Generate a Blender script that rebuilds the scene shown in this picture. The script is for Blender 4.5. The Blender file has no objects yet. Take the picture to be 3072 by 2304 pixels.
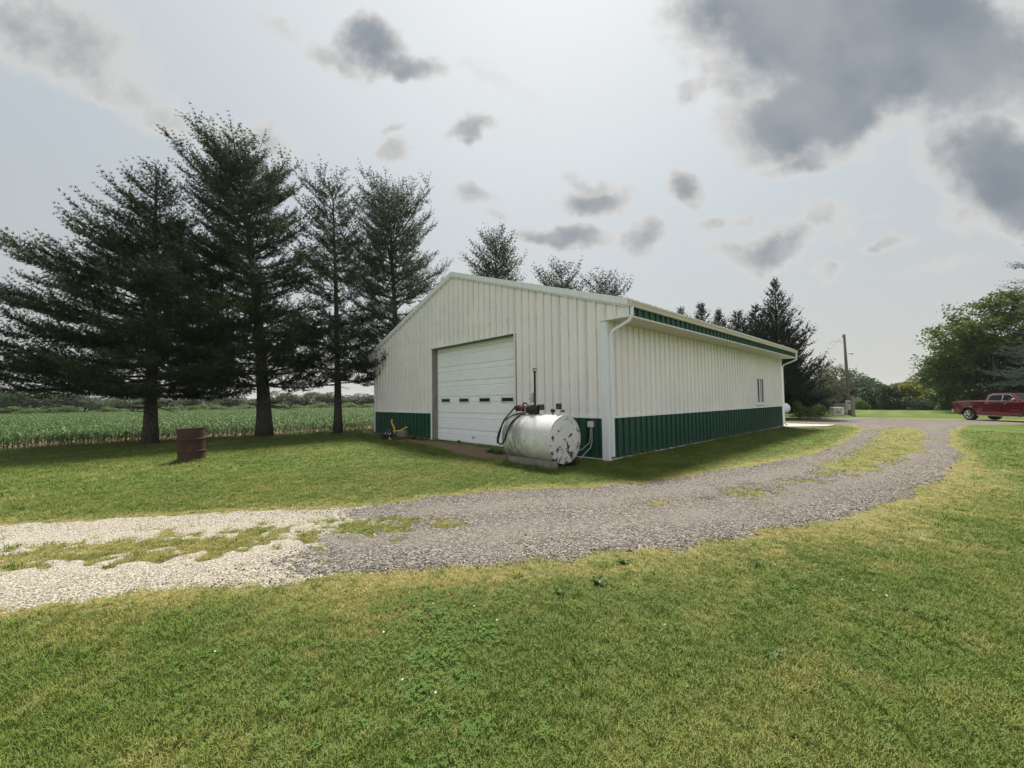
import bpy, bmesh, math, random
import numpy as np
from mathutils import Vector, Matrix

SC = bpy.context.scene
COL = SC.collection
PI = math.pi
# ------------------------------------------------------------------ camera
F_PX, YAW, PITCH, ROLL = 1202.79, -0.8193, 0.0403, -0.0124
CAM = np.array([5.5813, -8.3913, 1.5])
def _axes():
    cy, sy, cp, sp = math.cos(YAW), math.sin(YAW), math.cos(PITCH), math.sin(PITCH)
    w = np.array([sy*cp, cy*cp, sp]); r = np.array([cy, -sy, 0.0]); u = np.cross(r, w)
    c, s = math.cos(ROLL), math.sin(ROLL)
    return c*r+s*u, -s*r+c*u, w
AR, AU, AW = _axes()
cam_d = bpy.data.cameras.new('camera'); cam = bpy.data.objects.new('camera', cam_d); COL.objects.link(cam)
cam_d.sensor_width = 36.0; cam_d.lens = 36.0*F_PX/3072.0; cam_d.clip_start = 0.05; cam_d.clip_end = 5000
cam.matrix_world = Matrix(((AR[0], AU[0], -AW[0], CAM[0]), (AR[1], AU[1], -AW[1], CAM[1]), (AR[2], AU[2], -AW[2], CAM[2]), (0, 0, 0, 1)))
SC.camera = cam
# ------------------------------------------------------------------ light, sky, exposure
SUN_AZ = math.degrees(math.atan2(AW[0], AW[1])) + 9.0       # compass bearing (from +Y towards +X)
SUN_EL = 60.0
SKY_STRENGTH = 0.1
EXPOSURE = 1.12
HAZE = 0.0002
sd = np.array([math.sin(math.radians(SUN_AZ))*math.cos(math.radians(SUN_EL)), math.cos(math.radians(SUN_AZ))*math.cos(math.radians(SUN_EL)), math.sin(math.radians(SUN_EL))])
sun_d = bpy.data.lights.new('sun', 'SUN'); sun = bpy.data.objects.new('sun', sun_d); COL.objects.link(sun)
sun_d.energy = 3.8; sun_d.angle = math.radians(9.0); sun_d.color = (1.0, 0.94, 0.84)
sun.rotation_euler = Vector(-sd).to_track_quat('-Z', 'Y').to_euler(); sun.location = (0, 0, 40)
SC.view_settings.view_transform = 'Standard'; SC.view_settings.look = 'None'
SC.view_settings.gamma = 1.0; SC.view_settings.use_curve_mapping = False
SC.view_settings.exposure = EXPOSURE
SC.cycles.max_bounces = 6; SC.cycles.diffuse_bounces = 3; SC.cycles.transparent_max_bounces = 8

class NT:
    """small helper for building node trees"""
    def __init__(s, nt): s.nt = nt
    def n(s, typ, **kw):
        nd = s.nt.nodes.new(typ)
        for k, v in kw.items(): setattr(nd, k, v)
        return nd
    def put(s, sock, v):
        if isinstance(v, bpy.types.NodeSocket): s.nt.links.new(v, sock)
        elif v is not None: sock.default_value = v
    def math(s, op, a, b=None, c=None, clamp=False):
        nd = s.n('ShaderNodeMath', operation=op, use_clamp=clamp)
        s.put(nd.inputs[0], a); s.put(nd.inputs[1], b); s.put(nd.inputs[2], c)
        return nd.outputs[0]
    def vm(s, op, a, b=None):
        nd = s.n('ShaderNodeVectorMath', operation=op)
        s.put(nd.inputs[0], a); s.put(nd.inputs[1], b)
        return nd.outputs['Value'] if op in ('DOT_PRODUCT', 'LENGTH') else nd.outputs[0]
    def mix(s, f, a, b, blend='MIX'):
        nd = s.n('ShaderNodeMix', data_type='RGBA', blend_type=blend)
        s.put(nd.inputs[0], f); s.put(nd.inputs[6], a); s.put(nd.inputs[7], b)
        return nd.outputs[2]
    def rng(s, v, a, b, c=0.0, d=1.0, smooth=True):
        nd = s.n('ShaderNodeMapRange', interpolation_type='SMOOTHSTEP' if smooth else 'LINEAR')
        s.put(nd.inputs[0], v); nd.inputs[1].default_value = a; nd.inputs[2].default_value = b
        nd.inputs[3].default_value = c; nd.inputs[4].default_value = d
        return nd.outputs[0]
    def noise(s, vec, scale, detail=3.0, rough=0.55, col=False, dist=0.0):
        nd = s.n('ShaderNodeTexNoise'); s.put(nd.inputs['Vector'], vec)
        nd.inputs['Scale'].default_value = scale; nd.inputs['Detail'].default_value = detail
        nd.inputs['Roughness'].default_value = rough; nd.inputs['Distortion'].default_value = dist
        return nd.outputs['Color'] if col else nd.outputs['Fac']
    def vor(s, vec, scale, feature='F1', out='Distance'):
        nd = s.n('ShaderNodeTexVoronoi', feature=feature); s.put(nd.inputs['Vector'], vec)
        nd.inputs['Scale'].default_value = scale
        return nd.outputs[out]

def unit3(v): return np.array([v[0], v[1], 0.0])/math.hypot(v[0], v[1])
def c4(c): return (c[0], c[1], c[2], 1.0)

world = bpy.data.worlds.new('World'); SC.world = world; world.use_nodes = True
def build_world():
    nt = world.node_tree; nt.nodes.clear(); N = NT(nt)
    d = N.vm('NORMALIZE', N.n('ShaderNodeTexCoord').outputs['Generated'])
    sky = N.n('ShaderNodeTexSky', sky_type='NISHITA'); sky.sun_disc = False
    sky.sun_elevation = math.radians(SUN_EL); sky.sun_rotation = math.radians(SUN_AZ)
    sky.air_density = 1.0; sky.dust_density = 2.0; sky.ozone_density = 1.5; sky.altitude = 200
    # smoke haze: a pale veil, whiter round the sun, a little warmer near the horizon
    sep = N.n('ShaderNodeSeparateXYZ'); N.put(sep.inputs[0], d); dz = sep.outputs[2]
    cs = N.vm('DOT_PRODUCT', d, tuple(sd))
    glow = N.math('POWER', N.math('MAXIMUM', cs, 0.0), 3.5)
    az = N.rng(N.vm('DOT_PRODUCT', d, tuple(unit3(sd[:2]))), -0.2, 1.0)
    low = N.mix(az, (2.2, 2.34, 2.42, 1), (2.58, 2.54, 2.37, 1))
    hz = N.mix(N.rng(dz, 0.0, 0.5), low, (2.05, 2.30, 2.44, 1))
    hz = N.mix(glow, hz, (3.85, 3.98, 3.98, 1))
    base = N.mix(0.95, sky.outputs[0], hz)
    # cloud field: domain-warped noise on the dome, gathered where the banks stand
    dw = N.vm('DOT_PRODUCT', d, tuple(AW)); dwm = N.math('MAXIMUM', dw, 0.05)
    gx = N.math('DIVIDE', N.vm('DOT_PRODUCT', d, tuple(AR)), dwm); gy = N.math('DIVIDE', N.vm('DOT_PRODUCT', d, tuple(AU)), dwm)
    cmb = N.n('ShaderNodeCombineXYZ'); N.put(cmb.inputs[0], gx); N.put(cmb.inputs[1], gy); p = cmb.outputs[0]
    w1 = N.vm('SUBTRACT', N.noise(p, 3.2, 4, 0.6, True), (0.5, 0.5, 0.5)); w2 = N.vm('SUBTRACT', N.noise(p, 12.0, 5, 0.62, True), (0.5, 0.5, 0.5))
    sc1 = N.n('ShaderNodeVectorMath', operation='SCALE'); N.put(sc1.inputs[0], w1); sc1.inputs['Scale'].default_value = 0.17
    sc2 = N.n('ShaderNodeVectorMath', operation='SCALE'); N.put(sc2.inputs[0], w2); sc2.inputs['Scale'].default_value = 0.075
    pw = N.vm('ADD', p, N.vm('ADD', sc1.outputs[0], sc2.outputs[0]))
    banks = [(2600, 100, 520, 240, -10, 1.95), (2470, 330, 290, 150, 12, 1.55), (2420, 490, 130, 55, 15, 0.85), (2230, 190, 110, 110, 30, 0.8),
             (2090, 250, 90, 40, 50, 0.62), (3080, 560, 340, 170, -28, 1.5), (3100, 660, 260, 70, 0, 0.9), (2290, 130, 160, 100, 0, 1.0),
             (90, 90, 430, 150, -18, 0.74), (430, 290, 340, 80, -28, 0.60), (620, 380, 260, 70, -30, 0.45), (1560, 800, 330, 50, 8, 0.36), (2880, 800, 260, 36, 10, 0.42), (1480, 260, 230, 60, -30, 0.32), (2560, 690, 200, 40, 20, 0.4), (760, 420, 170, 70, -25, 0.66), (830, 60, 150, 45, -40, 0.5),
             (1120, 130, 110, 85, -25, 1.1), (1220, 190, 150, 50, -15, 0.9), (1030, 170, 120, 60, -25, 0.62), (1170, 450, 75, 50, 0, 0.72),
             (1180, 375, 60, 30, 20, 0.6), (1400, 400, 90, 35, 15, 0.85), (1410, 578, 80, 40, 0, 0.7), (1780, 600, 120, 50, 5, 1.0), (1760, 545, 110, 40, -15, 0.62),
             (2045, 570, 75, 65, -30, 0.95), (1690, 715, 170, 48, 0, 0.98), (1915, 720, 60, 85, 0, 0.98), (2330, 740, 150, 80, 30, 0.94), (2200, 770, 140, 50, -15, 0.66),
             (2490, 640, 60, 55, 40, 0.66), (2150, 670, 70, 30, 20, 0.66), (2670, 745, 110, 26, 12, 0.7), (2490, 815, 60, 22, 5, 0.55), (2230, 650, 60, 26, 20, 0.55), (1490, 650, 60, 30, -20, 0.5)]
    acc = None
    for (px, py, rx, ry, ang, st) in banks:
        m = N.n('ShaderNodeMapping', vector_type='TEXTURE'); N.put(m.inputs[0], pw)
        m.inputs['Location'].default_value = ((px-1536)/F_PX, (1152-py)/F_PX, 0); m.inputs['Rotation'].default_value = (0, 0, math.radians(ang))
        m.inputs['Scale'].default_value = (rx/F_PX, ry/F_PX, 1)
        fo = N.rng(N.vm('LENGTH', m.outputs[0]), 0.15, 1.55, st, 0.0)
        acc = fo if acc is None else N.math('SMOOTH_MAX', acc, fo, 0.12)
    ahead = N.rng(dw, 0.25, 0.55)
    acc = N.math('MULTIPLY', acc, ahead)
    # unseen cloud outside the view, cover raised to brighten the barn walls
    pl = N.n('ShaderNodeVectorMath', operation='SCALE'); N.put(pl.inputs[0], d); N.put(pl.inputs['Scale'], N.math('DIVIDE', 1.0, N.math('MAXIMUM', N.math('ADD', dz, 0.12), 0.05)))
    far = N.math('MULTIPLY', N.rng(N.noise(pl.outputs[0], 1.1, 3, 0.5), 0.42, 0.62, 0.0, 1.2), N.rng(dw, 0.6, 0.3))
    acc = N.math('MAXIMUM', acc, far)
    det = N.math('SUBTRACT', N.noise(p, 8.0, 10, 0.6), 0.5)
    dens = N.math('ADD', acc, N.math('MULTIPLY', N.math('MULTIPLY', det, 1.15), N.rng(acc, 0.05, 0.5)))
    thin = N.rng(dens, 0.18, 0.55); thick = N.math('MULTIPLY', N.rng(dens, 0.30, 1.20), N.rng(N.noise(p, 3.4, 5, 0.5), 0.3, 0.75, 0.72, 1.08))
    # clouds towards the sun show their shaded side; unseen ones opposite are brightened to fill the walls
    lit = N.rng(cs, -0.35, 0.35, 1.0, 0.0)
    dark = N.mix(lit, (0.95, 1.13, 1.33, 1), (9.0, 8.8, 8.5, 1)); edge = N.mix(lit, (3.1, 3.08, 3.02, 1), (9.0, 8.8, 8.5, 1))
    cc = N.mix(thick, edge, dark)
    fade = N.rng(dz, 0.02, 0.25)
    col = N.mix(N.math('MULTIPLY', N.math('MULTIPLY', thin, fade), 0.92), base, cc)
    bg = N.n('ShaderNodeBackground'); N.put(bg.inputs[0], col); bg.inputs[1].default_value = SKY_STRENGTH
    o = N.n('ShaderNodeOutputWorld'); nt.links.new(bg.outputs[0], o.inputs[0])
build_world()
world.cycles.sampling_method = 'MANUAL'; world.cycles.sample_map_resolution = 512

# ------------------------------------------------------------------ positions
def sst(a, b, x):
    t = np.clip((np.asarray(x, float)-a)/(b-a), 0, 1); return t*t*(3-2*t)
def H(x, y):
    return (-0.3*sst(12, 30, y) - 2.2*sst(60, 88, y))*sst(-14, -5, x)
def ray(px, py): return AW + AR*(px-1536)/F_PX + AU*(1152-py)/F_PX
def at(px, py):
    """ground point seen at a photo position"""
    d = ray(px, py); z = 0.0
    for _ in range(12):
        q = CAM + d*(z-CAM[2])/d[2]; z = float(H(q[0], q[1]))
    return q
def deep(px, py, dep): return CAM + ray(px, py)*dep
def gat(px, dep):
    q = deep(px, 1200, dep); return np.array([q[0], q[1], float(H(q[0], q[1]))])

ORD = ['first', 'second', 'third', 'fourth', 'fifth', 'sixth', 'seventh', 'eighth', 'ninth', 'tenth', 'eleventh', 'twelfth', 'thirteenth', 'fourteenth', 'fifteenth', 'sixteenth', 'seventeenth', 'eighteenth', 'nineteenth', 'twentieth']
# ------------------------------------------------------------------ object helpers
def setp(o, label=None, cat=None, group=None, kind=None):
    if label: o['label'] = label
    if cat: o['category'] = cat
    if group: o['group'] = group
    if kind: o['kind'] = kind
    return o
def thing(name, label, cat, loc=(0, 0, 0), rz=0.0, group=None):
    o = bpy.data.objects.new(name, None); COL.objects.link(o); o.empty_display_size = 0.2
    o.location = tuple(float(v) for v in loc); o.rotation_euler = (0, 0, rz)
    return setp(o, label, cat, group)
def link(name, me, parent=None):
    o = bpy.data.objects.new(name, me); COL.objects.link(o)
    if parent is not None: o.parent = parent
    return o
def mesh_np(name, V, F=None, mats=(), smooth=False, attrs=None, mat_idx=None, loops=None, sizes=None):
    """mesh from numpy; F (n,k) or flat loops + sizes"""
    me = bpy.data.meshes.new(name); V = np.asarray(V, np.float32)
    me.vertices.add(len(V)); me.vertices.foreach_set('co', V.ravel())
    if F is not None:
        F = np.asarray(F, np.int32); k = F.shape[1]; loops = F.ravel(); sizes = np.full(len(F), k, np.int32)
    if loops is not None and len(loops):
        sizes = np.asarray(sizes, np.int32)
        me.loops.add(len(loops)); me.loops.foreach_set('vertex_index', np.asarray(loops, np.int32))
        me.polygons.add(len(sizes)); me.polygons.foreach_set('loop_start', np.concatenate(([0], np.cumsum(sizes)[:-1])).astype(np.int32))
        if mat_idx is not None: me.polygons.foreach_set('material_index', np.asarray(mat_idx, np.int32))
        me.polygons.foreach_set('use_smooth', np.full(len(sizes), bool(smooth)))
    for k, (typ, arr) in (attrs or {}).items():
        a = me.attributes.new(k, typ, 'POINT')
        a.data.foreach_set('vector' if typ == 'FLOAT_VECTOR' else 'value', np.asarray(arr).ravel())
    for m in mats: me.materials.append(m)
    me.update(calc_edges=True)
    return me

class MB:
    """collects simple shapes into one mesh"""
    def __init__(s): s.V = []; s.F = []; s.n = 0; s.M = []; s.mi = 0
    def add(s, V, F):
        V = [tuple(float(c) for c in v) for v in V]
        s.V += V; s.F += [tuple(i+s.n for i in f) for f in F]; s.M += [s.mi]*len(F); s.n += len(V); return s
    def box(s, a, b, T=None):
        x0, y0, z0 = a; x1, y1, z1 = b
        V = [Vector(v) for v in ((x0, y0, z0), (x1, y0, z0), (x1, y1, z0), (x0, y1, z0), (x0, y0, z1), (x1, y0, z1), (x1, y1, z1), (x0, y1, z1))]
        if T is not None: V = [T @ v for v in V]
        return s.add(V, [(3, 2, 1, 0), (4, 5, 6, 7), (0, 1, 5, 4), (1, 2, 6, 5), (2, 3, 7, 6), (3, 0, 4, 7)])
    def rbox(s, a, b, r=0.02, T=None):
        """box with chamfered edges"""
        bm = bmesh.new(); bmesh.ops.create_cube(bm, size=1)
        for v in bm.verts: v.co = Vector([(a[i]+b[i])/2 + v.co[i]*(b[i]-a[i]) for i in range(3)])
        bmesh.ops.bevel(bm, geom=list(bm.edges), offset=r, segments=2, affect='EDGES', profile=0.7)
        if T is not None: bm.transform(T)
        bm.verts.index_update(); s.add([v.co for v in bm.verts], [[v.index for v in f.verts] for f in bm.faces]); bm.free(); return s
    def tube(s, pts, rad, sides=8, caps=True, flat=None):
        pts = [Vector(p) for p in pts]; n = len(pts)
        if not hasattr(rad, '__len__'): rad = [rad]*n
        rings = []; prev = None
        for i, p in enumerate(pts):
            t = (pts[min(i+1, n-1)]-pts[max(i-1, 0)]).normalized()
            if prev is None:
                a = Vector((0, 0, 1)) if abs(t.z) < 0.9 else Vector((1, 0, 0)); e = t.cross(a).normalized()
            else: e = (prev - t*prev.dot(t)).normalized()
            prev = e; g = t.cross(e)
            ring = []
            for k in range(sides):
                an = 2*PI*(k+0.5)/sides; ring.append(p + (e*math.cos(an)+g*math.sin(an))*rad[i])
            rings.append(ring)
        V = [v for r in rings for v in r]; F = []
        for i in range(n-1):
            for k in range(sides):
                a = i*sides+k; b = i*sides+(k+1) % sides; F.append((a, b, b+sides, a+sides))
        if caps: F.append(tuple(range(sides))[::-1]); F.append(tuple(range((n-1)*sides, n*sides)))
        return s.add(V, F)
    def lathe(s, prof, seg=24, T=None, a0=0.0, a1=2*PI):
        full = abs(a1-a0-2*PI) < 1e-6; m = seg if full else seg+1; V = []; F = []
        for (r, z) in prof:
            for k in range(m):
                an = a0+(a1-a0)*k/seg; V.append(Vector((r*math.cos(an), r*math.sin(an), z)))
        if T is not None: V = [T @ v for v in V]
        for i in range(len(prof)-1):
            for k in range(seg):
                a = i*m+k; b = i*m+(k+1) % m; F.append((a, b, b+m, a+m))
        return s.add(V, F)
    def prism(s, poly, T, h):
        """polygon (2D) in the XY plane of T extruded along its Z by h"""
        n = len(poly); V = [T @ Vector((p[0], p[1], 0)) for p in poly]+[T @ Vector((p[0], p[1], h)) for p in poly]
        return s.add(V, [tuple(range(n))[::-1], tuple(range(n, 2*n))]+[(i, (i+1) % n, (i+1) % n+n, i+n) for i in range(n)])
    def mesh(s, name, mats, smooth=False):
        if not isinstance(mats, (list, tuple)): mats = [mats]
        me = bpy.data.meshes.new(name); me.from_pydata(s.V, [], s.F)
        for m in mats: me.materials.append(m)
        me.polygons.foreach_set('material_index', s.M); me.polygons.foreach_set('use_smooth', [smooth]*len(s.F)); me.update()
        return me
    def build(s, name, mats, parent=None, smooth=False, angle=None, bevel=0.0):
        o = link(name, s.mesh(name, mats, smooth or angle is not None), parent)
        if angle is not None:
            bm = bmesh.new(); bm.from_mesh(o.data); lim = math.radians(angle)
            for e in bm.edges:
                if len(e.link_faces) == 2: e.smooth = e.calc_face_angle(0) < lim
            bm.to_mesh(o.data); bm.free()
        if bevel:
            md = o.modifiers.new('edge', 'BEVEL'); md.width = bevel; md.segments = 2; md.limit_method = 'ANGLE'
        return o
def TR(loc=(0, 0, 0), rx=0, ry=0, rz=0):
    return Matrix.Translation(loc) @ Matrix.Rotation(rz, 4, 'Z') @ Matrix.Rotation(ry, 4, 'Y') @ Matrix.Rotation(rx, 4, 'X')
def XZ(y): return Matrix(((1, 0, 0, 0), (0, 0, -1, y), (0, 1, 0, 0), (0, 0, 0, 1)))    # local (x,y) -> world (x,z), extrudes towards -Y
def copy_tree(o, parent=None):
    c = o.copy(); COL.objects.link(c)
    if parent is not None: c.parent = parent
    for ch in list(o.children): copy_tree(ch, c)
    return c

# ------------------------------------------------------------------ materials
def new_mat(name):
    m = bpy.data.materials.new(name); m.use_nodes = True; nt = m.node_tree; nt.nodes.clear(); N = NT(nt)
    out = N.n('ShaderNodeOutputMaterial'); b = N.n('ShaderNodeBsdfPrincipled'); nt.links.new(b.outputs[0], out.inputs[0])
    return m, N, b, out
def bump(N, b, h, strength=0.3, dist=0.01):
    bp = N.n('ShaderNodeBump'); N.put(bp.inputs['Height'], h); bp.inputs['Strength'].default_value = strength; bp.inputs['Distance'].default_value = dist
    N.put(b.inputs['Normal'], bp.outputs[0])
def mat(name, col, rough=0.6, metal=0.0, var=0.12, scale=6.0, bump_s=0.0, bump_scale=40.0, spec=0.5, dirt=None, dirt_amt=0.3, dirt_scale=3.0, stretch=None, coat=0.0):
    m, N, b, out = new_mat(name)
    tc = N.n('ShaderNodeTexCoord').outputs['Object']
    if stretch:
        mp = N.n('ShaderNodeMapping'); N.put(mp.inputs[0], tc); mp.inputs['Scale'].default_value = stretch; tc2 = mp.outputs[0]
    else: tc2 = tc
    f = N.rng(N.noise(tc2, scale, 4), 0.3, 0.7, 1-var, 1+var)
    v = N.n('ShaderNodeVectorMath', operation='SCALE'); v.inputs[0].default_value = col; N.put(v.inputs['Scale'], f); c = v.outputs[0]
    if dirt:
        c = N.mix(N.math('MULTIPLY', N.rng(N.noise(tc2, dirt_scale, 6, 0.65), 0.5, 0.72), dirt_amt), c, c4(dirt))
    N.put(b.inputs['Base Color'], c); b.inputs['Roughness'].default_value = rough; b.inputs['Metallic'].default_value = metal
    b.inputs['Specular IOR Level'].default_value = spec; b.inputs['Coat Weight'].default_value = coat
    if bump_s: bump(N, b, N.noise(tc, bump_scale, 4), bump_s)
    return m

M = {}
def siding_mat(name, col, rough, dirtcol, amt):
    m, N, b, out = new_mat(name)
    pos = N.n('ShaderNodeNewGeometry').outputs['Position']
    mp = N.n('ShaderNodeMapping'); N.put(mp.inputs[0], pos); mp.inputs['Scale'].default_value = (5.0, 5.0, 0.35)
    streak = N.rng(N.noise(mp.outputs[0], 1.6, 5, 0.6), 0.45, 0.75)
    cl = N.rng(N.noise(pos, 0.7, 4), 0.35, 0.7, 0.97, 1.03)
    v = N.n('ShaderNodeVectorMath', operation='SCALE'); v.inputs[0].default_value = col; N.put(v.inputs['Scale'], cl)
    c = N.mix(N.math('MULTIPLY', streak, amt), v.outputs[0], c4(dirtcol))
    sep = N.n('ShaderNodeSeparateXYZ'); N.put(sep.inputs[0], pos)
    splash = N.math('MULTIPLY', N.rng(sep.outputs[2], 0.0, 0.35, 1.0, 0.0), N.rng(N.noise(pos, 9, 5), 0.4, 0.7))
    c = N.mix(N.math('MULTIPLY', splash, 0.45), c, (0.16, 0.13, 0.09, 1))
    gm = N.math('MULTIPLY', N.n('ShaderNodeAttribute', attribute_name='rib_shade').outputs['Fac'], N.rng(N.noise(pos, 2.0, 4), 0.3, 0.7, 0.30, 0.62))  # shade beside the ribs, painted into the siding colour
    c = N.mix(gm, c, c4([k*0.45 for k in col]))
    N.put(b.inputs['Base Color'], c); b.inputs['Roughness'].default_value = rough
    bump(N, b, N.noise(pos, 1.3, 3), 0.12, 0.03)
    return m
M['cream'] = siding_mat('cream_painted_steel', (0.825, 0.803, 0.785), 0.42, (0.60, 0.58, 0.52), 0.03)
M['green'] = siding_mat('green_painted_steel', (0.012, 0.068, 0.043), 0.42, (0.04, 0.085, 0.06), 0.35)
M['trim'] = mat('white_trim', (0.74, 0.77, 0.80), 0.42, var=0.05, dirt=(0.5, 0.47, 0.4), dirt_amt=0.2, stretch=(3, 3, .5))
M['door'] = mat('white_door_steel', (0.87, 0.905, 0.935), 0.38, var=0.04, dirt=(0.55, 0.55, 0.52), dirt_amt=0.2, stretch=(1, 1, 3))
M['galv'] = mat('roof_steel', (0.48, 0.47, 0.46), 0.45, 0.3, var=0.15, dirt=(0.3, 0.2, 0.14), dirt_amt=0.5)
M['woodgrey'] = mat('weathered_wood', (0.21, 0.195, 0.17), 0.85, var=0.3, scale=3, stretch=(12, 12, 0.7), bump_s=0.3)
M['polewood'] = mat('pole_wood', (0.12, 0.112, 0.10), 0.85, var=0.35, scale=3, stretch=(14, 14, 0.6), bump_s=0.4)
M['black'] = mat('black_rubber', (0.012, 0.012, 0.013), 0.55, var=0.2)
M['darkmetal'] = mat('dark_iron', (0.035, 0.03, 0.028), 0.6, 0.3, var=0.4, dirt=(0.11, 0.05, 0.025), dirt_amt=0.7, dirt_scale=9)
M['concrete'] = mat('concrete', (0.36, 0.34, 0.31), 0.9, var=0.12, bump_s=0.2, dirt=(0.2, 0.17, 0.13), dirt_amt=0.4)
M['grey'] = mat('grey_steel_paint', (0.36, 0.37, 0.37), 0.5, var=0.08, dirt=(.2, .18, .15), dirt_amt=.2)
M['soffit'] = mat('soffit_steel', (0.60, 0.57, 0.49), 0.55, var=0.05)
M['yellow'] = mat('yellow_paint', (0.62, 0.40, 0.06), 0.45, var=0.12, dirt=(0.25, 0.12, 0.03), dirt_amt=0.35, dirt_scale=12)
M['hub'] = mat('pale_plastic', (0.62, 0.61, 0.57), 0.5, var=0.08)
M['glass'] = mat('dark_glass', (0.008, 0.009, 0.010), 0.12, var=0.0, spec=0.25)
M['red_part'] = mat('dull_red_cast', (0.10, 0.02, 0.02), 0.5, var=0.2)
M['chrome'] = mat('chrome', (0.75, 0.75, 0.76), 0.14, 1.0, var=0.02)
M['truckred'] = mat('dark_red_paint', (0.13, 0.006, 0.012), 0.22, 0.15, var=0.03, coat=1.0)
M['genwhite'] = mat('white_casing', (0.62, 0.61, 0.56), 0.5, var=0.05)
M['propane'] = mat('tank_white', (0.72, 0.76, 0.80), 0.4, var=0.04)
M['lamp_red'] = mat('red_lens', (0.25, 0.01, 0.01), 0.2, var=0)
M['stone'] = mat('field_stone', (0.22, 0.17, 0.14), 0.9, var=0.3, bump_s=0.4)
M['shingle'] = mat('brown_roofing', (0.16, 0.10, 0.08), 0.9, var=0.2)

def bark_mat(name, col):
    m, N, b, out = new_mat(name)
    tc = N.n('ShaderNodeTexCoord').outputs['Object']
    mp = N.n('ShaderNodeMapping'); N.put(mp.inputs[0], tc); mp.inputs['Scale'].default_value = (9, 9, 2.2)
    v = N.vor(mp.outputs[0], 1.6, 'DISTANCE_TO_EDGE'); nz = N.noise(mp.outputs[0], 2.5, 6, 0.65)
    f = N.math('MULTIPLY', N.rng(v, 0.0, 0.22), N.rng(nz, 0.25, 0.75, 0.55, 1.2))
    N.put(b.inputs['Base Color'], N.mix(f, c4([c*0.4 for c in col]), c4(col))); b.inputs['Roughness'].default_value = 0.9
    bump(N, b, f, 0.8, 0.03)
    return m
M['bark'] = bark_mat('pine_bark', (0.085, 0.072, 0.062)); M['bark2'] = bark_mat('grey_bark', (0.10, 0.09, 0.075))

def leaf_mat(name, c_lo, c_hi, trans=0.25, rough=0.6, src='GEOMETRY', sward=0.0):
    """two-tone foliage; the tone of each spray is stored with it"""
    m = bpy.data.materials.new(name); m.use_nodes = True; nt = m.node_tree; nt.nodes.clear(); N = NT(nt)
    at_ = N.n('ShaderNodeAttribute', attribute_type=src, attribute_name='tint')
    c = N.mix(at_.outputs['Fac'], c4(c_lo), c4(c_hi))
    b = N.n('ShaderNodeBsdfPrincipled'); N.put(b.inputs['Base Color'], c); b.inputs['Roughness'].default_value = rough; b.inputs['Specular IOR Level'].default_value = 0.25
    t = N.n('ShaderNodeBsdfTranslucent'); N.put(t.inputs[0], c)
    if sward:      # matted blades scatter light about the upright, like the turf they make up
        gn = N.n('ShaderNodeNewGeometry').outputs['Normal']
        sc_ = N.n('ShaderNodeVectorMath', operation='SCALE'); N.put(sc_.inputs[0], gn); sc_.inputs['Scale'].default_value = 1-sward
        N.put(b.inputs['Normal'], N.vm('NORMALIZE', N.vm('ADD', sc_.outputs[0], (0, 0, sward))))
    mx = N.n('ShaderNodeMixShader'); mx.inputs[0].default_value = trans
    nt.links.new(b.outputs[0], mx.inputs[1]); nt.links.new(t.outputs[0], mx.inputs[2])
    o = N.n('ShaderNodeOutputMaterial'); nt.links.new(mx.outputs[0], o.inputs[0])
    return m
M['needle'] = leaf_mat('pine_needles', (0.020, 0.038, 0.022), (0.115, 0.140, 0.052), 0.2)
M['needle_spruce'] = leaf_mat('spruce_needles', (0.040, 0.070, 0.058), (0.095, 0.135, 0.110), 0.1)
M['cedar'] = leaf_mat('cedar_sprays', (0.018, 0.032, 0.020), (0.050, 0.066, 0.036), 0.1)
M['leaf'] = leaf_mat('broad_leaves', (0.044, 0.078, 0.018), (0.13, 0.18, 0.038), 0.35)
M['leaf_dark'] = leaf_mat('dark_leaves', (0.028, 0.058, 0.026), (0.070, 0.115, 0.044), 0.28)
M['leaf_far'] = leaf_mat('wood_leaves', (0.034, 0.058, 0.034), (0.080, 0.115, 0.050), 0.25)
M['leaf_pale'] = leaf_mat('pale_leaves', (0.070, 0.090, 0.040), (0.140, 0.160, 0.070), 0.3)
M['leaf_yellow'] = leaf_mat('yellow_green_leaves', (0.075, 0.115, 0.020), (0.26, 0.26, 0.025), 0.3)
M['bush'] = leaf_mat('bush_leaves', (0.055, 0.105, 0.022), (0.14, 0.20, 0.05), 0.3)
M['corn'] = leaf_mat('corn_leaves', (0.048, 0.108, 0.024), (0.105, 0.178, 0.050), 0.3, 0.55, 'INSTANCER')
M['grass'] = leaf_mat('grass_blades', (0.102, 0.168, 0.020), (0.38, 0.325, 0.105), 0.25, 0.65, 'INSTANCER', 0.65)
M['clover'] = leaf_mat('clover_leaves', (0.060, 0.130, 0.020), (0.09, 0.16, 0.03), 0.25, 0.8, 'INSTANCER', 0.5)
M['weed'] = leaf_mat('weed_leaves', (0.055, 0.105, 0.026), (0.11, 0.16, 0.045), 0.3, 0.6, 'GEOMETRY', 0.4)
M['flower'] = mat('clover_flower', (0.75, 0.73, 0.66), 0.7)
M['stone_dark'] = leaf_mat('grey_gravel_stone', (0.043, 0.039, 0.035), (0.47, 0.43, 0.39), 0.0, 0.85, 'INSTANCER')
M['stone_lime'] = leaf_mat('pale_limestone_stone', (0.24, 0.22, 0.18), (0.50, 0.47, 0.41), 0.0, 0.85, 'INSTANCER')

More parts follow.
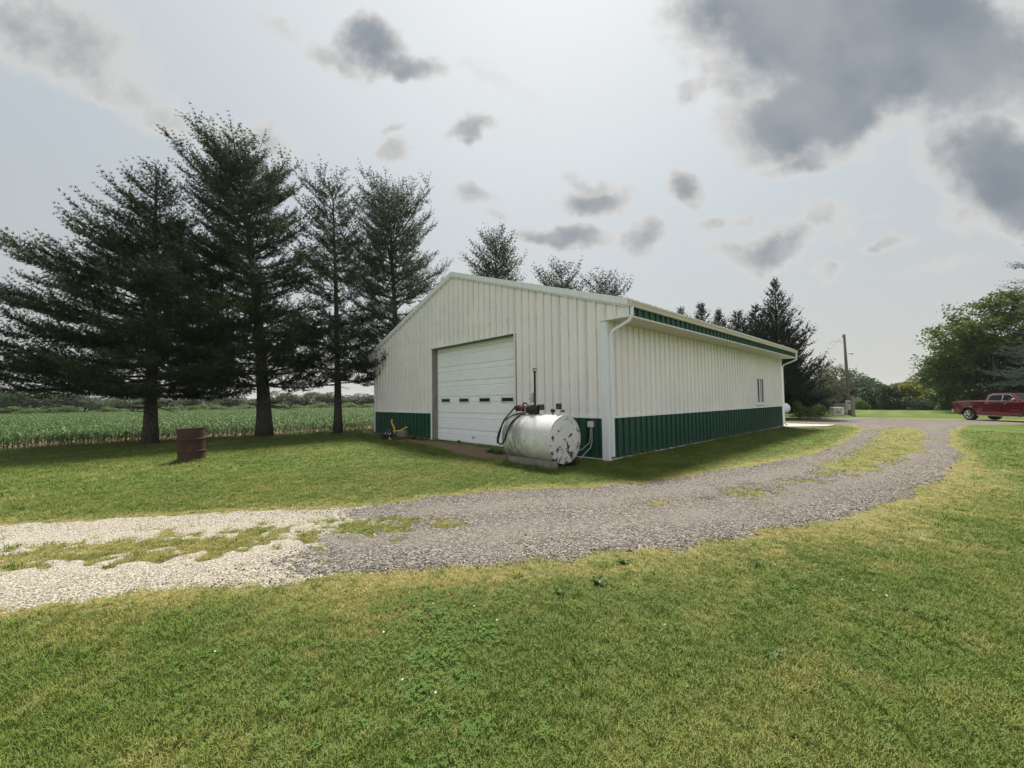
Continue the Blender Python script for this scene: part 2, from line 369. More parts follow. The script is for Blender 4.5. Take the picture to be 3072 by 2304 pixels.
# ------------------------------------------------------------------ numpy noise, polygons
_rs = np.random.RandomState(7); _LAT = _rs.rand(256, 256)
def vnoise(x, y, s):
    x = np.asarray(x)*s; y = np.asarray(y)*s; xi = np.floor(x).astype(int); yi = np.floor(y).astype(int); fx = x-xi; fy = y-yi
    fx = fx*fx*(3-2*fx); fy = fy*fy*(3-2*fy); g = lambda a, b: _LAT[a & 255, b & 255]
    return (g(xi, yi)*(1-fx)+g(xi+1, yi)*fx)*(1-fy)+(g(xi, yi+1)*(1-fx)+g(xi+1, yi+1)*fx)*fy
def fbm(x, y, s, o=4):
    a = 0; k = 0; w = 1.0
    for i in range(o): a = a+w*vnoise(x+17.3*i, y-9.1*i, s*2**i); k += w; w *= 0.5
    return a/k
def sdist(poly, x, y):
    """signed distance to a polygon, positive inside"""
    P = np.asarray(poly); x = np.asarray(x, float); y = np.asarray(y, float); best = np.full(x.shape, 1e9); ins = np.zeros(x.shape, bool)
    for i in range(len(P)):
        a = P[i]; b = P[(i+1) % len(P)]; dx, dy = b-a; L = dx*dx+dy*dy+1e-12
        t = np.clip(((x-a[0])*dx+(y-a[1])*dy)/L, 0, 1); best = np.minimum(best, (x-a[0]-t*dx)**2+(y-a[1]-t*dy)**2)
        if a[1] != b[1]:
            c = ((a[1] > y) != (b[1] > y)) & (x < (b[0]-a[0])*(y-a[1])/(b[1]-a[1])+a[0]); ins ^= c
    dd = np.sqrt(best); return np.where(ins, dd, -dd)
def pxpoly(pts): return np.array([at(*p)[:2] for p in pts])
up_edge = [(-700, 1600), (0, 1578), (273, 1566), (497, 1551), (746, 1539), (995, 1524), (1100, 1522), (1263, 1497), (1480, 1478), (1697, 1465), (1859, 1456), (2022, 1437), (2100, 1423), (2300, 1390), (2434, 1366), (2522, 1335), (2579, 1302), (2600, 1287), (2570, 1277), (2407, 1267), (2250, 1265)]
far_edge = [(2250, 1256), (2359, 1256), (2539, 1254), (2671, 1248), (2759, 1243.5), (2891, 1244), (3072, 1246), (3500, 1250)]
low_edge = [(3500, 1275), (3072, 1272), (2882, 1274), (2845, 1291), (2847, 1331), (2886, 1370), (2847, 1414), (2803, 1450), (2693, 1492), (2539, 1551), (2407, 1580), (2254, 1610), (2103, 1636), (1805, 1662), (1615, 1679), (1425, 1706), (1154, 1722), (1090, 1711), (945, 1722), (872, 1727), (708, 1754), (490, 1776), (272, 1795), (0, 1822), (-700, 1905)]
DRIVE = pxpoly(up_edge+far_edge+low_edge)
STRIP_LIME = pxpoly([(-700, 1690), (0, 1648), (150, 1636), (350, 1623), (550, 1603), (750, 1588), (945, 1573), (1100, 1561), (1180, 1572), (1080, 1608), (945, 1640), (800, 1648), (646, 1664), (500, 1674), (350, 1680), (200, 1682), (0, 1716), (-700, 1785)])
STRIP_GRAV = pxpoly([(2675, 1285), (2737, 1281), (2756, 1318), (2724, 1357), (2650, 1384), (2539, 1419), (2474, 1421), (2530, 1393), (2597, 1357), (2640, 1322)])
PATCHES = [pxpoly(p) for p in ([(2370, 1445), (2460, 1432), (2440, 1450)], [(2190, 1475), (2310, 1455), (2320, 1480), (2240, 1500)], [(1100, 1560), (1300, 1548), (1345, 1580), (1200, 1605), (1100, 1600)], [(2000, 1500), (2060, 1495), (2060, 1512), (1990, 1515)])]
BLEND_A, BLEND_B = at(1075, 1520)[:2], at(890, 1725)[:2]
def lime_side(x, y):
    d = BLEND_B-BLEND_A; n = np.array([d[1], -d[0]])/np.hypot(*d)
    s = (np.asarray(x)-BLEND_A[0])*n[0]+(np.asarray(y)-BLEND_A[1])*n[1]
    t = at(500, 1600)[:2]-BLEND_A; return s*(1 if t@n > 0 else -1)
def drive_mask(x, y):
    """(height of gravel over soil: > 0 shows) , signed distance to the whole drive"""
    s = sdist(DRIVE, x, y); n1 = fbm(x, y, 2.2, 4)-0.5; n2 = fbm(x+40, y, 9.0, 3)-0.5
    m = s+n1*0.42+n2*0.22
    k = sdist(STRIP_LIME, x, y); m = np.minimum(m, -(k*0.9-0.03+n1*0.9+n2*1.3))
    k = sdist(STRIP_GRAV, x, y); m = np.minimum(m, -(k*0.9+0.20+n1*0.6+n2*0.7))
    for q in PATCHES: m = np.minimum(m, -(np.minimum(sdist(q, x, y), 0.12)+n1*0.4+n2*1.3-0.02)+0.0)
    return m, s

# ------------------------------------------------------------------ ground
def spaced(lo, hi, step, far_lo, far_hi, k=1.35):
    c = list(np.arange(lo, hi+step*0.5, step)); d = step
    while c[-1] < far_hi: d *= k; c.append(c[-1]+d)
    d = step; h = []
    x = lo
    while x > far_lo: d *= k; x -= d; h.append(x)
    return np.array(h[::-1]+c)
def ground_mat():
    m, N, b, out = new_mat('lawn_and_soil')
    pos = N.n('ShaderNodeNewGeometry').outputs['Position']
    A = lambda k: N.n('ShaderNodeAttribute', attribute_name=k).outputs['Fac']
    n1 = N.noise(pos, 0.55, 5, 0.6); n2 = N.noise(pos, 5.0, 5, 0.65); n3 = N.noise(pos, 38.0, 4, 0.7)
    g = N.mix(N.rng(n1, 0.3, 0.7), (0.050, 0.098, 0.016, 1), (0.084, 0.130, 0.024, 1))
    g = N.mix(N.rng(n2, 0.35, 0.75), g, (0.112, 0.146, 0.036, 1))
    g = N.mix(N.math('MULTIPLY', N.rng(n3, 0.3, 0.8), 0.55), g, (0.040, 0.066, 0.015, 1))
    g = N.mix(N.math('MULTIPLY', A('stripe'), 0.55), g, (0.130, 0.175, 0.048, 1))
    dryc = N.mix(N.rng(n3, 0.35, 0.65), (0.24, 0.195, 0.095, 1), (0.135, 0.145, 0.045, 1))
    df = N.rng(N.math('ADD', A('dry'), N.math('MULTIPLY', N.math('SUBTRACT', N.noise(pos, 2.6, 6, 0.7), 0.5), 2.0)), 0.3, 0.9)
    g = N.mix(df, g, dryc)
    soil = N.mix(n2, (0.15, 0.105, 0.065, 1), (0.26, 0.20, 0.13, 1))
    g = N.mix(A('soil'), g, soil)
    pale = N.mix(n3, (0.25, 0.21, 0.15, 1), (0.42, 0.38, 0.29, 1))
    bf = N.rng(N.math('ADD', A('bare'), N.math('MULTIPLY', N.math('SUBTRACT', n3, 0.5), 1.6)), 0.55, 1.0)
    g = N.mix(bf, g, pale)
    N.put(b.inputs['Base Color'], g); b.inputs['Roughness'].default_value = 0.9; b.inputs['Specular IOR Level'].default_value = 0.15
    bump(N, b, N.math('ADD', n3, N.math('MULTIPLY', n2, 1.5)), 0.9, 0.03)
    return m
def dry_of(x, y, s):
    """how parched the turf is, from the distance to the drive"""
    house = (np.asarray(x)*0.6+np.asarray(y)) > -4.6
    near = np.clip(-s, 0, 9)
    side = lime_side(x, y)
    width = np.where((y < -2.9) & (x > 0) & (side < 0), 1.15, np.where(x > 3.6, np.where(y > 4, 0.6, 1.5), 0.6))
    wav = 0.55+0.9*fbm(x, y, 0.9, 3)
    return np.clip(1.08-near/(width*wav), 0, 1)*np.where(s < 0.2, 1, 0.75)
def build_ground():
    xs = spaced(-22, 15, 0.2, -1500, 1500); ys = spaced(-13, 32, 0.2, -1500, 1500)
    X, Y = np.meshgrid(xs, ys); x = X.ravel(); y = Y.ravel()
    near = (x > -25) & (x < 20) & (y > -16) & (y < 36)
    s = np.full(x.shape, -50.0); mk = s.copy()
    mk[near], s[near] = drive_mask(x[near], y[near])
    dry = dry_of(x, y, s)
    # mowing passes
    t = (x*0.86+y*0.5)+0.9*fbm(x, y, 0.12, 2)*4
    stripe = sst(0.35, 0.65, 0.5+0.5*np.sin(t*2*PI/1.9))*sst(0.35, 0.6, fbm(x+9, y, 0.25, 3))*(s < -0.6)
    corn = ((x < -17.45+0.135*(y+12.0)) & (x > -92) & (y < 95)).astype(float)
    # earth pad in front of the big door, pale patches beside the drive
    pad = sst(-0.25, 0.15, sdist(np.array([(-9.1, -0.2), (-3.0, -0.25), (-1.9, -1.7), (-3.2, -1.75), (-6.3, -1.1), (-9.2, -1.0)]), x, y)+0.3*(fbm(x, y, 1.3, 3)-0.5))
    soil = np.maximum(corn, pad)
    for q_ in ((450, 1332), (793, 1310), (1014, 1300)):      # needle litter round the pine trunks
        c_ = at(*q_); soil = np.maximum(soil, 0.75*sst(0.95, 0.35, np.hypot(x-c_[0], y-c_[1])+0.7*(fbm(x, y, 1.6, 3)-0.5)))
    foot = sst(0.3, 0.0, -sdist(np.array([(-13.1, 0), (0.0, 0), (0.0, 15.6), (-13.1, 15.6)]), x, y))*sst(0.35, 0.6, fbm(x, y, 1.7, 3))
    bare = np.clip(1.0-np.abs(-s-0.75)/0.65, 0, 1)*0.8*sst(0.46, 0.66, fbm(x+3, y+7, 1.9, 4))*((y < 6) & (x > 2.2)).astype(float)
    bare = np.maximum(bare, foot*0.65)
    z = H(x, y)+np.where(near, 0.03*(fbm(x, y, 0.5, 3)-0.5), 0)
    z = np.where(s > 0.0, z*1.0-0.004, z)
    nx, ny = len(xs), len(ys); i = np.arange(nx*ny).reshape(ny, nx)
    F = np.stack([i[:-1, :-1], i[:-1, 1:], i[1:, 1:], i[1:, :-1]], -1).reshape(-1, 4)
    me = mesh_np('ground', np.stack([x, y, z], 1), F, [ground_mat()], True, {'dry': ('FLOAT', dry), 'stripe': ('FLOAT', stripe), 'soil': ('FLOAT', soil), 'bare': ('FLOAT', bare)})
    setp(link('ground', me), kind='structure')
build_ground()
def zground(x, y): return H(x, y)+0.03*(fbm(x, y, 0.5, 3)-0.5)

def gravel_mat(name, lo, hi, scale):
    m, N, b, out = new_mat(name)
    pos = N.n('ShaderNodeNewGeometry').outputs['Position']
    vc = N.vor(pos, scale, 'F1', 'Color'); vd = N.vor(pos, scale, 'F1', 'Distance')
    sp = N.n('ShaderNodeSeparateColor'); N.put(sp.inputs[0], vc)
    c = N.mix(N.rng(sp.outputs[0], 0.25, 1.0), c4(lo), c4(hi))
    c = N.mix(N.math('MULTIPLY', N.rng(sp.outputs[1], 0.6, 0.9), 0.4), c, c4([(a+b_)/2*k for a, b_, k in zip(lo, hi, (1.08, 0.98, 0.95))]))
    n1 = N.noise(pos, 1.1, 5, 0.6); n2 = N.noise(pos, 0.35, 3)
    c = N.mix(N.math('MULTIPLY', N.rng(n1, 0.42, 0.7), 0.5), c, c4([l*0.55+h*0.45 for l, h in zip(lo, hi)]))
    c = N.mix(N.math('MULTIPLY', N.rng(n2, 0.45, 0.7), 0.25), c, c4([l*0.8+0.04 for l in lo]))
    rut = N.n('ShaderNodeAttribute', attribute_name='rut').outputs['Fac']
    c = N.mix(N.math('MULTIPLY', rut, N.rng(n1, 0.3, 0.65, 0.15, 0.6)), c, c4([l*0.42+h*0.58 for l, h in zip(lo, hi)]))
    N.put(b.inputs['Base Color'], c); b.inputs['Roughness'].default_value = 0.92; b.inputs['Specular IOR Level'].default_value = 0.2
    bump(N, b, N.math('SUBTRACT', 1.0, vd), 1.0, 0.02)
    return m
M['gravel'] = gravel_mat('grey_gravel', (0.057, 0.051, 0.045), (0.295, 0.268, 0.24), 46.0)
M['lime'] = gravel_mat('crushed_limestone', (0.26, 0.236, 0.19), (0.45, 0.42, 0.355), 52.0)
def build_drive():
    def sheet(name, x0, x1, y0, y1, st, mt, lime):
        xs = np.arange(x0, x1, st); ys = np.arange(y0, y1, st); X, Y = np.meshgrid(xs, ys); x = X.ravel(); y = Y.ravel()
        m, s = drive_mask(x, y); ls = lime_side(x, y)+1.6*(fbm(x, y, 1.6, 5)-0.5)
        if lime: m = np.minimum(m, ls+0.35)
        else: m = np.minimum(m, -ls+0.05)
        h = np.clip(m*0.2, -0.03, 0.010 if lime else 0.014)+0.004
        if not lime: h = h-0.012*np.exp(-((s-0.9)/0.35)**2)*0  # level running surface
        z = zground(x, y)+h
        nx, ny = len(xs), len(ys); i = np.arange(nx*ny).reshape(ny, nx)
        F = np.stack([i[:-1, :-1], i[:-1, 1:], i[1:, 1:], i[1:, :-1]], -1).reshape(-1, 4)
        keep = (m[F] > -0.12).any(1); F = F[keep]; u, inv = np.unique(F, return_inverse=True)
        me = mesh_np(name, np.stack([x, y, z], 1)[u], inv.reshape(-1, 4), [mt], True, {'rut': ('FLOAT', np.exp(-((s-0.85)/0.38)**2)[u])})
        setp(link(name, me), kind='structure')
    sheet('gravel_driveway', -2.0, 12.0, -9.5, 34.0, 0.09, M['gravel'], False)
    sheet('limestone_track', -7.0, 3.0, -11.5, -4.5, 0.07, M['lime'], True)
build_drive()

# ------------------------------------------------------------------ the metal building
W, L, OV, HS, HW = 13.049, 15.626, 0.637, 3.4315, 1.045
APEX, SLOPE, RIB = 6.20, 0.3316, 0.2945
DL, DR, DH = -7.96, -3.25, 3.53
def rake_z(x): return APEX-SLOPE*abs(x+W/2)
barn = thing('pole_barn', 'long cream metal pole barn with green wainscot and a white overhead door', 'barn', (0, 0, 0))
def panel(name, mt, o, e, n, s0, s1, zb, zt, phase=0.0, ribh=0.05, off=0.0):
    """ribbed sheet from s0 to s1 along e; zb, zt give its lower and upper edge"""
    o = Vector(o); e = Vector(e); n = Vector(n); ss = [(s0, 0.0, 0)]
    k0 = math.floor((s0-phase)/RIB)-1
    for k in range(k0, k0+int((s1-s0)/RIB)+4):
        c = phase+k*RIB
        for ds, h, gr in ((-0.06, 0, 0), (-0.032, 0, .55), (-0.024, 1, 0), (0.024, 1, 0.1), (0.032, 0, 1), (0.066, 0, 0)):  # third value: strength of the painted shade at the rib foot
            if s0 < c+ds < s1: ss.append((c+ds, h*ribh, gr))
        for mid in (0.105, 0.19):
            for ds, h in ((-0.014, 0), (0, 0.0035), (0.014, 0)):
                if s0 < c+mid+ds < s1: ss.append((c+mid+ds, h, 0))
    for xk in (-W/2,):
        if s0 < xk < s1 and abs(e.x) > 0.5: ss.append((xk, 0.0, 0))
    ss.append((s1, 0.0, 0)); ss.sort()
    V = []; F = []
    for i, (s, h, gr) in enumerate(ss):
        p = o+e*s+n*(h+off)
        V += [(p.x, p.y, zb(s)), (p.x, p.y, zt(s))]
        if i: a = 2*i; F.append((a-2, a, a+1, a-1) if (e.cross(Vector((0, 0, 1)))).dot(n) > 0 else (a-1, a+1, a, a-2))
    b = MB(); b.add(V, F); ob = b.build(name, mt, barn); ga = ob.data.attributes.new('rib_shade', 'FLOAT', 'POINT'); ga.data.foreach_set('value', [q[2] for q in ss for _ in (0, 1)]); return ob
EX, EY = (1, 0, 0), (0, 1, 0); NG, NS = (0, -1, 0), (1, 0, 0)
SHEET = 3*RIB
def run(s0, s1, start=None):
    c = s0 if start is None else start; out = []
    while c < s1-1e-6:
        a = max(c, s0); b_ = min(c+SHEET, s1)
        if b_-a > 0.02: out.append((a, b_))
        c += SHEET
    return out
cst = lambda v: (lambda s: v)
PH = -0.30
SEAM = 4.055
# gable wall
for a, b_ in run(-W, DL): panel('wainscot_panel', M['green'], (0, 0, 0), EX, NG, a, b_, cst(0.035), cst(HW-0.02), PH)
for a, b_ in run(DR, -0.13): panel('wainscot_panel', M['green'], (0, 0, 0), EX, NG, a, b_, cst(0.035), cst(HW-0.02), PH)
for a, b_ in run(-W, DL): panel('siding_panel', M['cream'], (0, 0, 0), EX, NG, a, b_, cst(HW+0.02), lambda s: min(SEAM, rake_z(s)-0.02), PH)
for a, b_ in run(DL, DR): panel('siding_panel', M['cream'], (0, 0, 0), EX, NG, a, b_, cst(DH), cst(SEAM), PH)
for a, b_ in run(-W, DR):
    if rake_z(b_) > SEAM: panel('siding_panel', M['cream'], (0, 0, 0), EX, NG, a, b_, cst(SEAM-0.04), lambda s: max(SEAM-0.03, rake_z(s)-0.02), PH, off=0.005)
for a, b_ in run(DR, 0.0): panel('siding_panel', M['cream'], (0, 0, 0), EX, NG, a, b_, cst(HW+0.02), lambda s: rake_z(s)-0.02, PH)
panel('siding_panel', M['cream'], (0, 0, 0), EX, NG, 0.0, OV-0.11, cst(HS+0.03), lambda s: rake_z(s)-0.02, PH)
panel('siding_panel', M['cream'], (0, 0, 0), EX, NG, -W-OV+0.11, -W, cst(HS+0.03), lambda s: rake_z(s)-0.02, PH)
# long side wall
PS = 0.12
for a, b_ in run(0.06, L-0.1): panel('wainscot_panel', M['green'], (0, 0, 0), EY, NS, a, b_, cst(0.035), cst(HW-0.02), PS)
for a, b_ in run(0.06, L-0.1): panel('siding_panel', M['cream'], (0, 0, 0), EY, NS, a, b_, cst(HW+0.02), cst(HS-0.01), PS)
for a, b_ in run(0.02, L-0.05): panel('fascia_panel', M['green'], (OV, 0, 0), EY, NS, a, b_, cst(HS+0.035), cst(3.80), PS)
# far and left walls, seen only from elsewhere
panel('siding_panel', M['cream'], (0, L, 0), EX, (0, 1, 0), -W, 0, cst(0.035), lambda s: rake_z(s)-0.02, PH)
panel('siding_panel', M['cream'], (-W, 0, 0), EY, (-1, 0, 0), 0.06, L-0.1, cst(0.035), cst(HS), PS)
core = MB(); core.box((-W+0.03, 0.02, 0), (DL-0.08, 0.14, HS)); core.box((DR+0.08, 0.02, 0), (-0.03, 0.14, HS))
core.box((-0.12, 0.14, 0), (-0.02, L-0.12, HS)); core.box((-W+0.02, 0.14, 0), (-W+0.12, L-0.12, HS)); core.box((-W+0.03, L-0.12, 0), (-0.03, L-0.02, HS))
core.prism([(DL-0.08, DH+0.005), (DR+0.08, DH+0.005), (DR+0.08, HS+0.4), (-0.2, HS+0.4), (-W/2, APEX-0.14), (-W+0.2, HS+0.4), (DL-0.08, HS+0.4)], XZ(0.14), 0.12)
core.build('wall_frame', M['woodgrey'], barn)
for a, b_ in (((-W+0.02, -0.012, -0.35), (DL-0.01, 0.01, 0.03)), ((DR+0.01, -0.012, -0.35), (0.012, 0.01, 0.03)), ((0.0005, 0.011, -0.35), (0.012, L, 0.03))): MB().box(a, b_).build('concrete_base', M['concrete'], barn)
for a, b_ in (((-W+0.1, -0.056, HW-0.022), (DL, -0.001, HW+0.022)), ((DR, -0.056, HW-0.022), (-0.131, -0.001, HW+0.022))): MB().box(a, b_).build('wainscot_cap', M['trim'], barn)
MB().box((0.001, 0.061, HW-0.022), (0.056, L-0.10, HW+0.022)).build('wainscot_cap', M['trim'], barn)
for a, b_ in (((-W+0.1, -0.054, 0.012), (DL-0.03, -0.013, 0.036)), ((DR+0.04, -0.054, 0.012), (-0.131, -0.013, 0.036))): MB().box(a, b_).build('base_trim', M['trim'], barn)
MB().box((0.0125, 0.061, 0.010), (0.054, L-0.10, 0.036)).build('base_trim', M['trim'], barn)
# corner trims
MB().box((-0.13, -0.056, 0.0), (0.056, -0.004, HS-0.05)).box((0.004, -0.0035, 0.0), (0.0565, 0.06, HS-0.02)).build('corner_trim', M['trim'], barn)
MB().box((-W-0.030, -0.056, 0.0), (-W+0.10, -0.004, HS-0.02)).build('corner_trim', M['trim'], barn)
MB().box((0.004, L-0.10, 0.0), (0.056, L+0.03, HS-0.02)).box((-0.1, L+0.006, 0.0), (0.0035, L+0.03, HS-0.02)).build('corner_trim', M['trim'], barn)
for x0, x1 in ((OV-0.11, OV+0.025), (-W-OV-0.025, -W-OV+0.11)):
    MB().prism([(x0, HS-0.01), (x1, HS-0.01), (x1, rake_z(x1)-0.10), (x0, rake_z(x0)-0.10)], XZ(-0.004), 0.024).build('eave_end_trim', M['trim'], barn)
for a, b_ in (((-0.13, -0.054, HS-0.01), (OV-0.111, -0.004, HS+0.03)), ((-W-OV+0.111, -0.054, HS-0.01), (-W, -0.004, HS+0.03))): MB().box(a, b_).build('eave_base_trim', M['trim'], barn)
# rake boards, roof, soffit, gutter
def rake(name, side, z0, z1, y0, y1, mt):
    xe = -W/2+side*(W/2+OV+0.02)
    poly = [(-W/2, APEX+z0), (xe, APEX-SLOPE*(W/2+OV+0.02)+z0), (xe, APEX-SLOPE*(W/2+OV+0.02)+z1), (-W/2, APEX+z1)]
    if side > 0: poly = poly[::-1]
    MB().prism(poly, XZ(y1), y1-y0).build(name, mt, barn)
for sgn in (-1, 1):
    rake('rake_trim', sgn, -0.135, 0.035, -0.085, -0.004, M['trim']); rake('rake_lip', sgn, -0.175, -0.136, -0.06, -0.004, M['trim'])
def roof(side):
    b = MB(); e = side; half = W/2+OV+0.05
    P = lambda u, y, h: (-W/2+e*u, y, APEX+0.02-SLOPE*u+h)
    b.add([P(0, -0.05, 0), P(half, -0.05, 0), P(half, L+0.05, 0), P(0, L+0.05, 0), P(0, -0.05, -.03), P(half, -0.05, -.03), P(half, L+0.05, -.03), P(0, L+0.05, -.03)],
          [(0, 1, 2, 3), (7, 6, 5, 4), (4, 5, 1, 0), (5, 6, 2, 1), (6, 7, 3, 2)])
    y = 0.1
    while y < L:
        w_ = 0.03
        b.add([P(0, y-w_, 0.001), P(half+.004, y-w_, 0.001), P(half+.004, y-w_*.5, .028), P(0, y-w_*.5, .028), P(half+.004, y+w_*.5, .028), P(0, y+w_*.5, .028), P(half+.004, y+w_, 0.001), P(0, y+w_, 0.001)],
              [(0, 1, 2, 3), (3, 2, 4, 5), (5, 4, 6, 7), (1, 6, 4, 2)])
        y += RIB
    b.build('roof', M['galv'], barn)
roof(1); roof(-1)
MB().prism([(-W/2-.2, APEX+.035-SLOPE*.2), (-W/2, APEX+.045), (-W/2+.2, APEX+.035-SLOPE*.2), (-W/2+.2, APEX+.02-SLOPE*.2), (-W/2, APEX+.03), (-W/2-.2, APEX+.02-SLOPE*.2)], XZ(L+.05), L+.13).build('ridge_cap', M['trim'], barn)
for x0, x1 in ((0.001, OV), (-W-OV, -W-0.001)): MB().box((x0, 0.001, HS-0.008), (x1, L, HS+0.004)).build('soffit', M['soffit'], barn)
MB().box((OV-0.02, 0.0, HS+0.0045), (OV+0.026, L, HS+0.036)).build('fascia_trim', M['trim'], barn)
MB().box((-W-OV-0.01, 0.0, HS+0.0045), (-W-OV+0.02, L, 3.82)).build('fascia_trim', M['trim'], barn)
GZ = rake_z(OV)-0.035
gp = [(OV+0.027, GZ-0.13), (OV+0.085, GZ-0.125), (OV+0.10, GZ-0.06), (OV+0.125, GZ-0.02), (OV+0.125, GZ), (OV+0.115, GZ), (OV+0.112, GZ-0.018), (OV+0.088, GZ-0.055), (OV+0.075, GZ-0.115), (OV+0.037, GZ-0.12), (OV+0.037, GZ), (OV+0.027, GZ)]
g = MB(); g.prism(gp, XZ(L+0.06), L+0.10); g.box((OV+0.030, -0.045, GZ-0.125), (OV+0.12, -0.041, GZ-.003)); g.box((OV+0.030, L+0.061, GZ-0.125), (OV+0.12, L+0.064, GZ-.003)); g.build('gutter', M['soffit'], barn)
def downspout(pts):
    b = MB(); b.tube(pts, 0.043, 4); b.build('downspout', M['trim'], barn)
downspout([(OV+0.07, 0.035, GZ-0.12), (OV+0.07, 0.035, HS+0.02), (OV-0.01, 0.035, HS-0.09), (0.16, 0.06, HS-0.27), (0.095, 0.075, HS-0.38), (0.095, 0.078, 1.0), (0.095, 0.078, 0.17), (0.10, 0.07, 0.10)])
downspout([(OV+0.07, L+0.02, GZ-0.12), (OV+0.07, L+0.02, HS-0.02), (OV-0.02, L+0.03, HS-0.12), (0.14, L+0.08, HS-0.30), (0.07, L+0.085, HS-0.42), (0.07, L+0.085, 0.16), (0.2, L+0.085, 0.07)])
# fasteners on the sheets
sc = MB()
for zz in (1.25, 1.9, 2.55, 3.2, 3.85, 4.5, 5.1):
    for k in range(-60, 5):
        x = PH+k*RIB+0.06
        if -W+0.1 < x < -0.15 and rake_z(x) > zz+0.2 and not (DL-0.05 < x < DR+0.05 and zz < DH+0.1): sc.box((x-0.008, -0.012, zz-0.008), (x+0.008, -0.0005, zz+0.008))
for zz in (1.35, 2.0, 2.65, 3.25):
    for k in range(0, 54):
        y = PS+k*RIB+0.06
        if y < L-0.15: sc.box((0.0005, y-0.007, zz-0.007), (0.010, y+0.007, zz+0.007))
setp(sc.build('fasteners', M['grey'], barn), kind='stuff')
# overhead door and its timber frame
MB().box((DL-0.07, -0.004, 0.0), (DL-0.001, 0.26, DH+0.0)).build('door_post', M['woodgrey'], barn)
MB().box((DR+0.001, -0.004, 0.0), (DR+0.07, 0.26, DH+0.0)).build('door_post', M['woodgrey'], barn)
MB().box((DL, 0.006, DH-0.001), (DR, 0.26, DH+0.10)).build('door_header', M['woodgrey'], barn)
MB().box((DL-0.03, -0.054, 0.012), (DL-0.002, -0.0045, DH)).box((DR+0.002, -0.054, 0.012), (DR+0.03, -0.0045, DH)).box((DL-0.03, -0.054, DH+0.0005), (DR+0.03, -0.0045, DH+0.03)).build('door_casing', M['trim'], barn)
odoor = MB().box((DL+0.002, 0.285, 0.0), (DR-0.002, 0.32, DH)).build('overhead_door', M['door'], barn)
joints = [0.0, 0.449, 1.045, 1.647, 2.22, 2.79, 3.37, DH]
for i in range(len(joints)-1):
    z0, z1 = joints[i], joints[i+1]; b = MB(); x0, x1 = DL+0.004, DR-0.004
    rows = [(z0+0.003, 0.275), (z0+0.006, 0.262), (z0+0.05, 0.25)]
    if i < 6 and z1-z0 > 0.3:
        gz = z1-0.195; n_ = 5
        for k in range(1, n_):        # fine ribbing
            zz = z0+0.05+(gz-0.02-z0-0.05)*k/n_; rows += [(zz-0.006, 0.25), (zz, 0.254), (zz+0.006, 0.25)]
        rows += [(gz-0.014, 0.25), (gz-0.005, 0.266), (gz+0.006, 0.266), (gz+0.028, 0.244)]
    rows += [(z1-0.03, 0.25), (z1-0.008, 0.254), (z1-0.004, 0.275)]
    V = []; F = []
    for k, (zz, yy) in enumerate(rows):
        V += [(x0, yy, zz), (x1, yy, zz)]
        if k: F.append((2*k-2, 2*k-1, 2*k+1, 2*k))
    b.add(V, F); b.build('door_section', M['door'], odoor)
for cx in (-7.37, -6.2, -5.02, -3.87):
    w2 = 0.27; zz = 1.52
    fr = MB(); fr.box((cx-w2-0.045, 0.225, zz-0.095), (cx+w2+0.045, 0.2495, zz-0.055)); fr.box((cx-w2-0.045, 0.225, zz+0.055), (cx+w2+0.045, 0.2495, zz+0.095))
    fr.box((cx-w2-0.045, 0.225, zz-0.0545), (cx-w2, 0.2495, zz+0.0545)); fr.box((cx+w2, 0.225, zz-0.0545), (cx+w2+0.045, 0.2495, zz+0.0545)); fr.build('window_frame', M['hub'], odoor)
    MB().box((cx-w2+0.001, 0.234, zz-0.054), (cx+w2-0.001, 0.248, zz+0.054)).build('window_pane', M['glass'], odoor)
MB().box((-5.75, 0.215, 0.20), (-5.55, 0.2498, 0.23)).box((-5.67, 0.2, 0.17), (-5.63, 0.2148, 0.26)).build('door_handle', M['grey'], odoor)
# side window
wy0, wy1, wz0, wz1 = 11.45, 12.5, 1.20, 2.41
wf = MB()
wf.box((0.0, wy0, wz1-0.10), (0.06, wy1, wz1)); wf.box((0.0, wy0, wz0), (0.06, wy1, wz0+0.06)); wf.box((0.0, wy0, wz0+0.0605), (0.06, wy0+0.06, wz1-0.1005)); wf.box((0.0, wy1-0.06, wz0+0.0605), (0.06, wy1, wz1-0.1005)); wf.box((0.0, (wy0+wy1)/2-0.03, wz0+0.0605), (0.055, (wy0+wy1)/2+0.03, wz1-0.1005))
win = wf.build('window', M['trim'], barn)
for a, b_ in ((wy0+0.0605, (wy0+wy1)/2-0.0305), ((wy0+wy1)/2+0.0305, wy1-0.0605)): MB().box((0.002, a, wz0+0.0605), (0.035, b_, wz1-0.1005)).build('window_pane', M['glass'], win)
MB().box((0.0, wy0-0.06, wz0-0.05), (0.09, wy1+0.06, wz0-0.001)).build('window_sill', M['trim'], win)
# junction box and conduits on the wainscot
jb = MB().rbox((-0.53, -0.11, 0.80), (-0.375, -0.023, 0.945), 0.012).build('junction_box', M['hub'], barn)
MB().tube([(-0.475, -0.06, 0.80), (-0.475, -0.06, 0.55), (-0.50, -0.08, 0.40), (-0.60, -0.25, 0.25), (-0.80, -0.7, 0.12), (-0.95, -1.0, 0.04)], 0.013, 6).build('conduit', M['grey'], jb)
MB().tube([(-0.43, -0.06, 0.80), (-0.43, -0.06, 0.45), (-0.45, -0.09, 0.30), (-0.55, -0.25, 0.12), (-0.62, -0.35, 0.0)], 0.014, 6).build('conduit', M['grey'], jb)
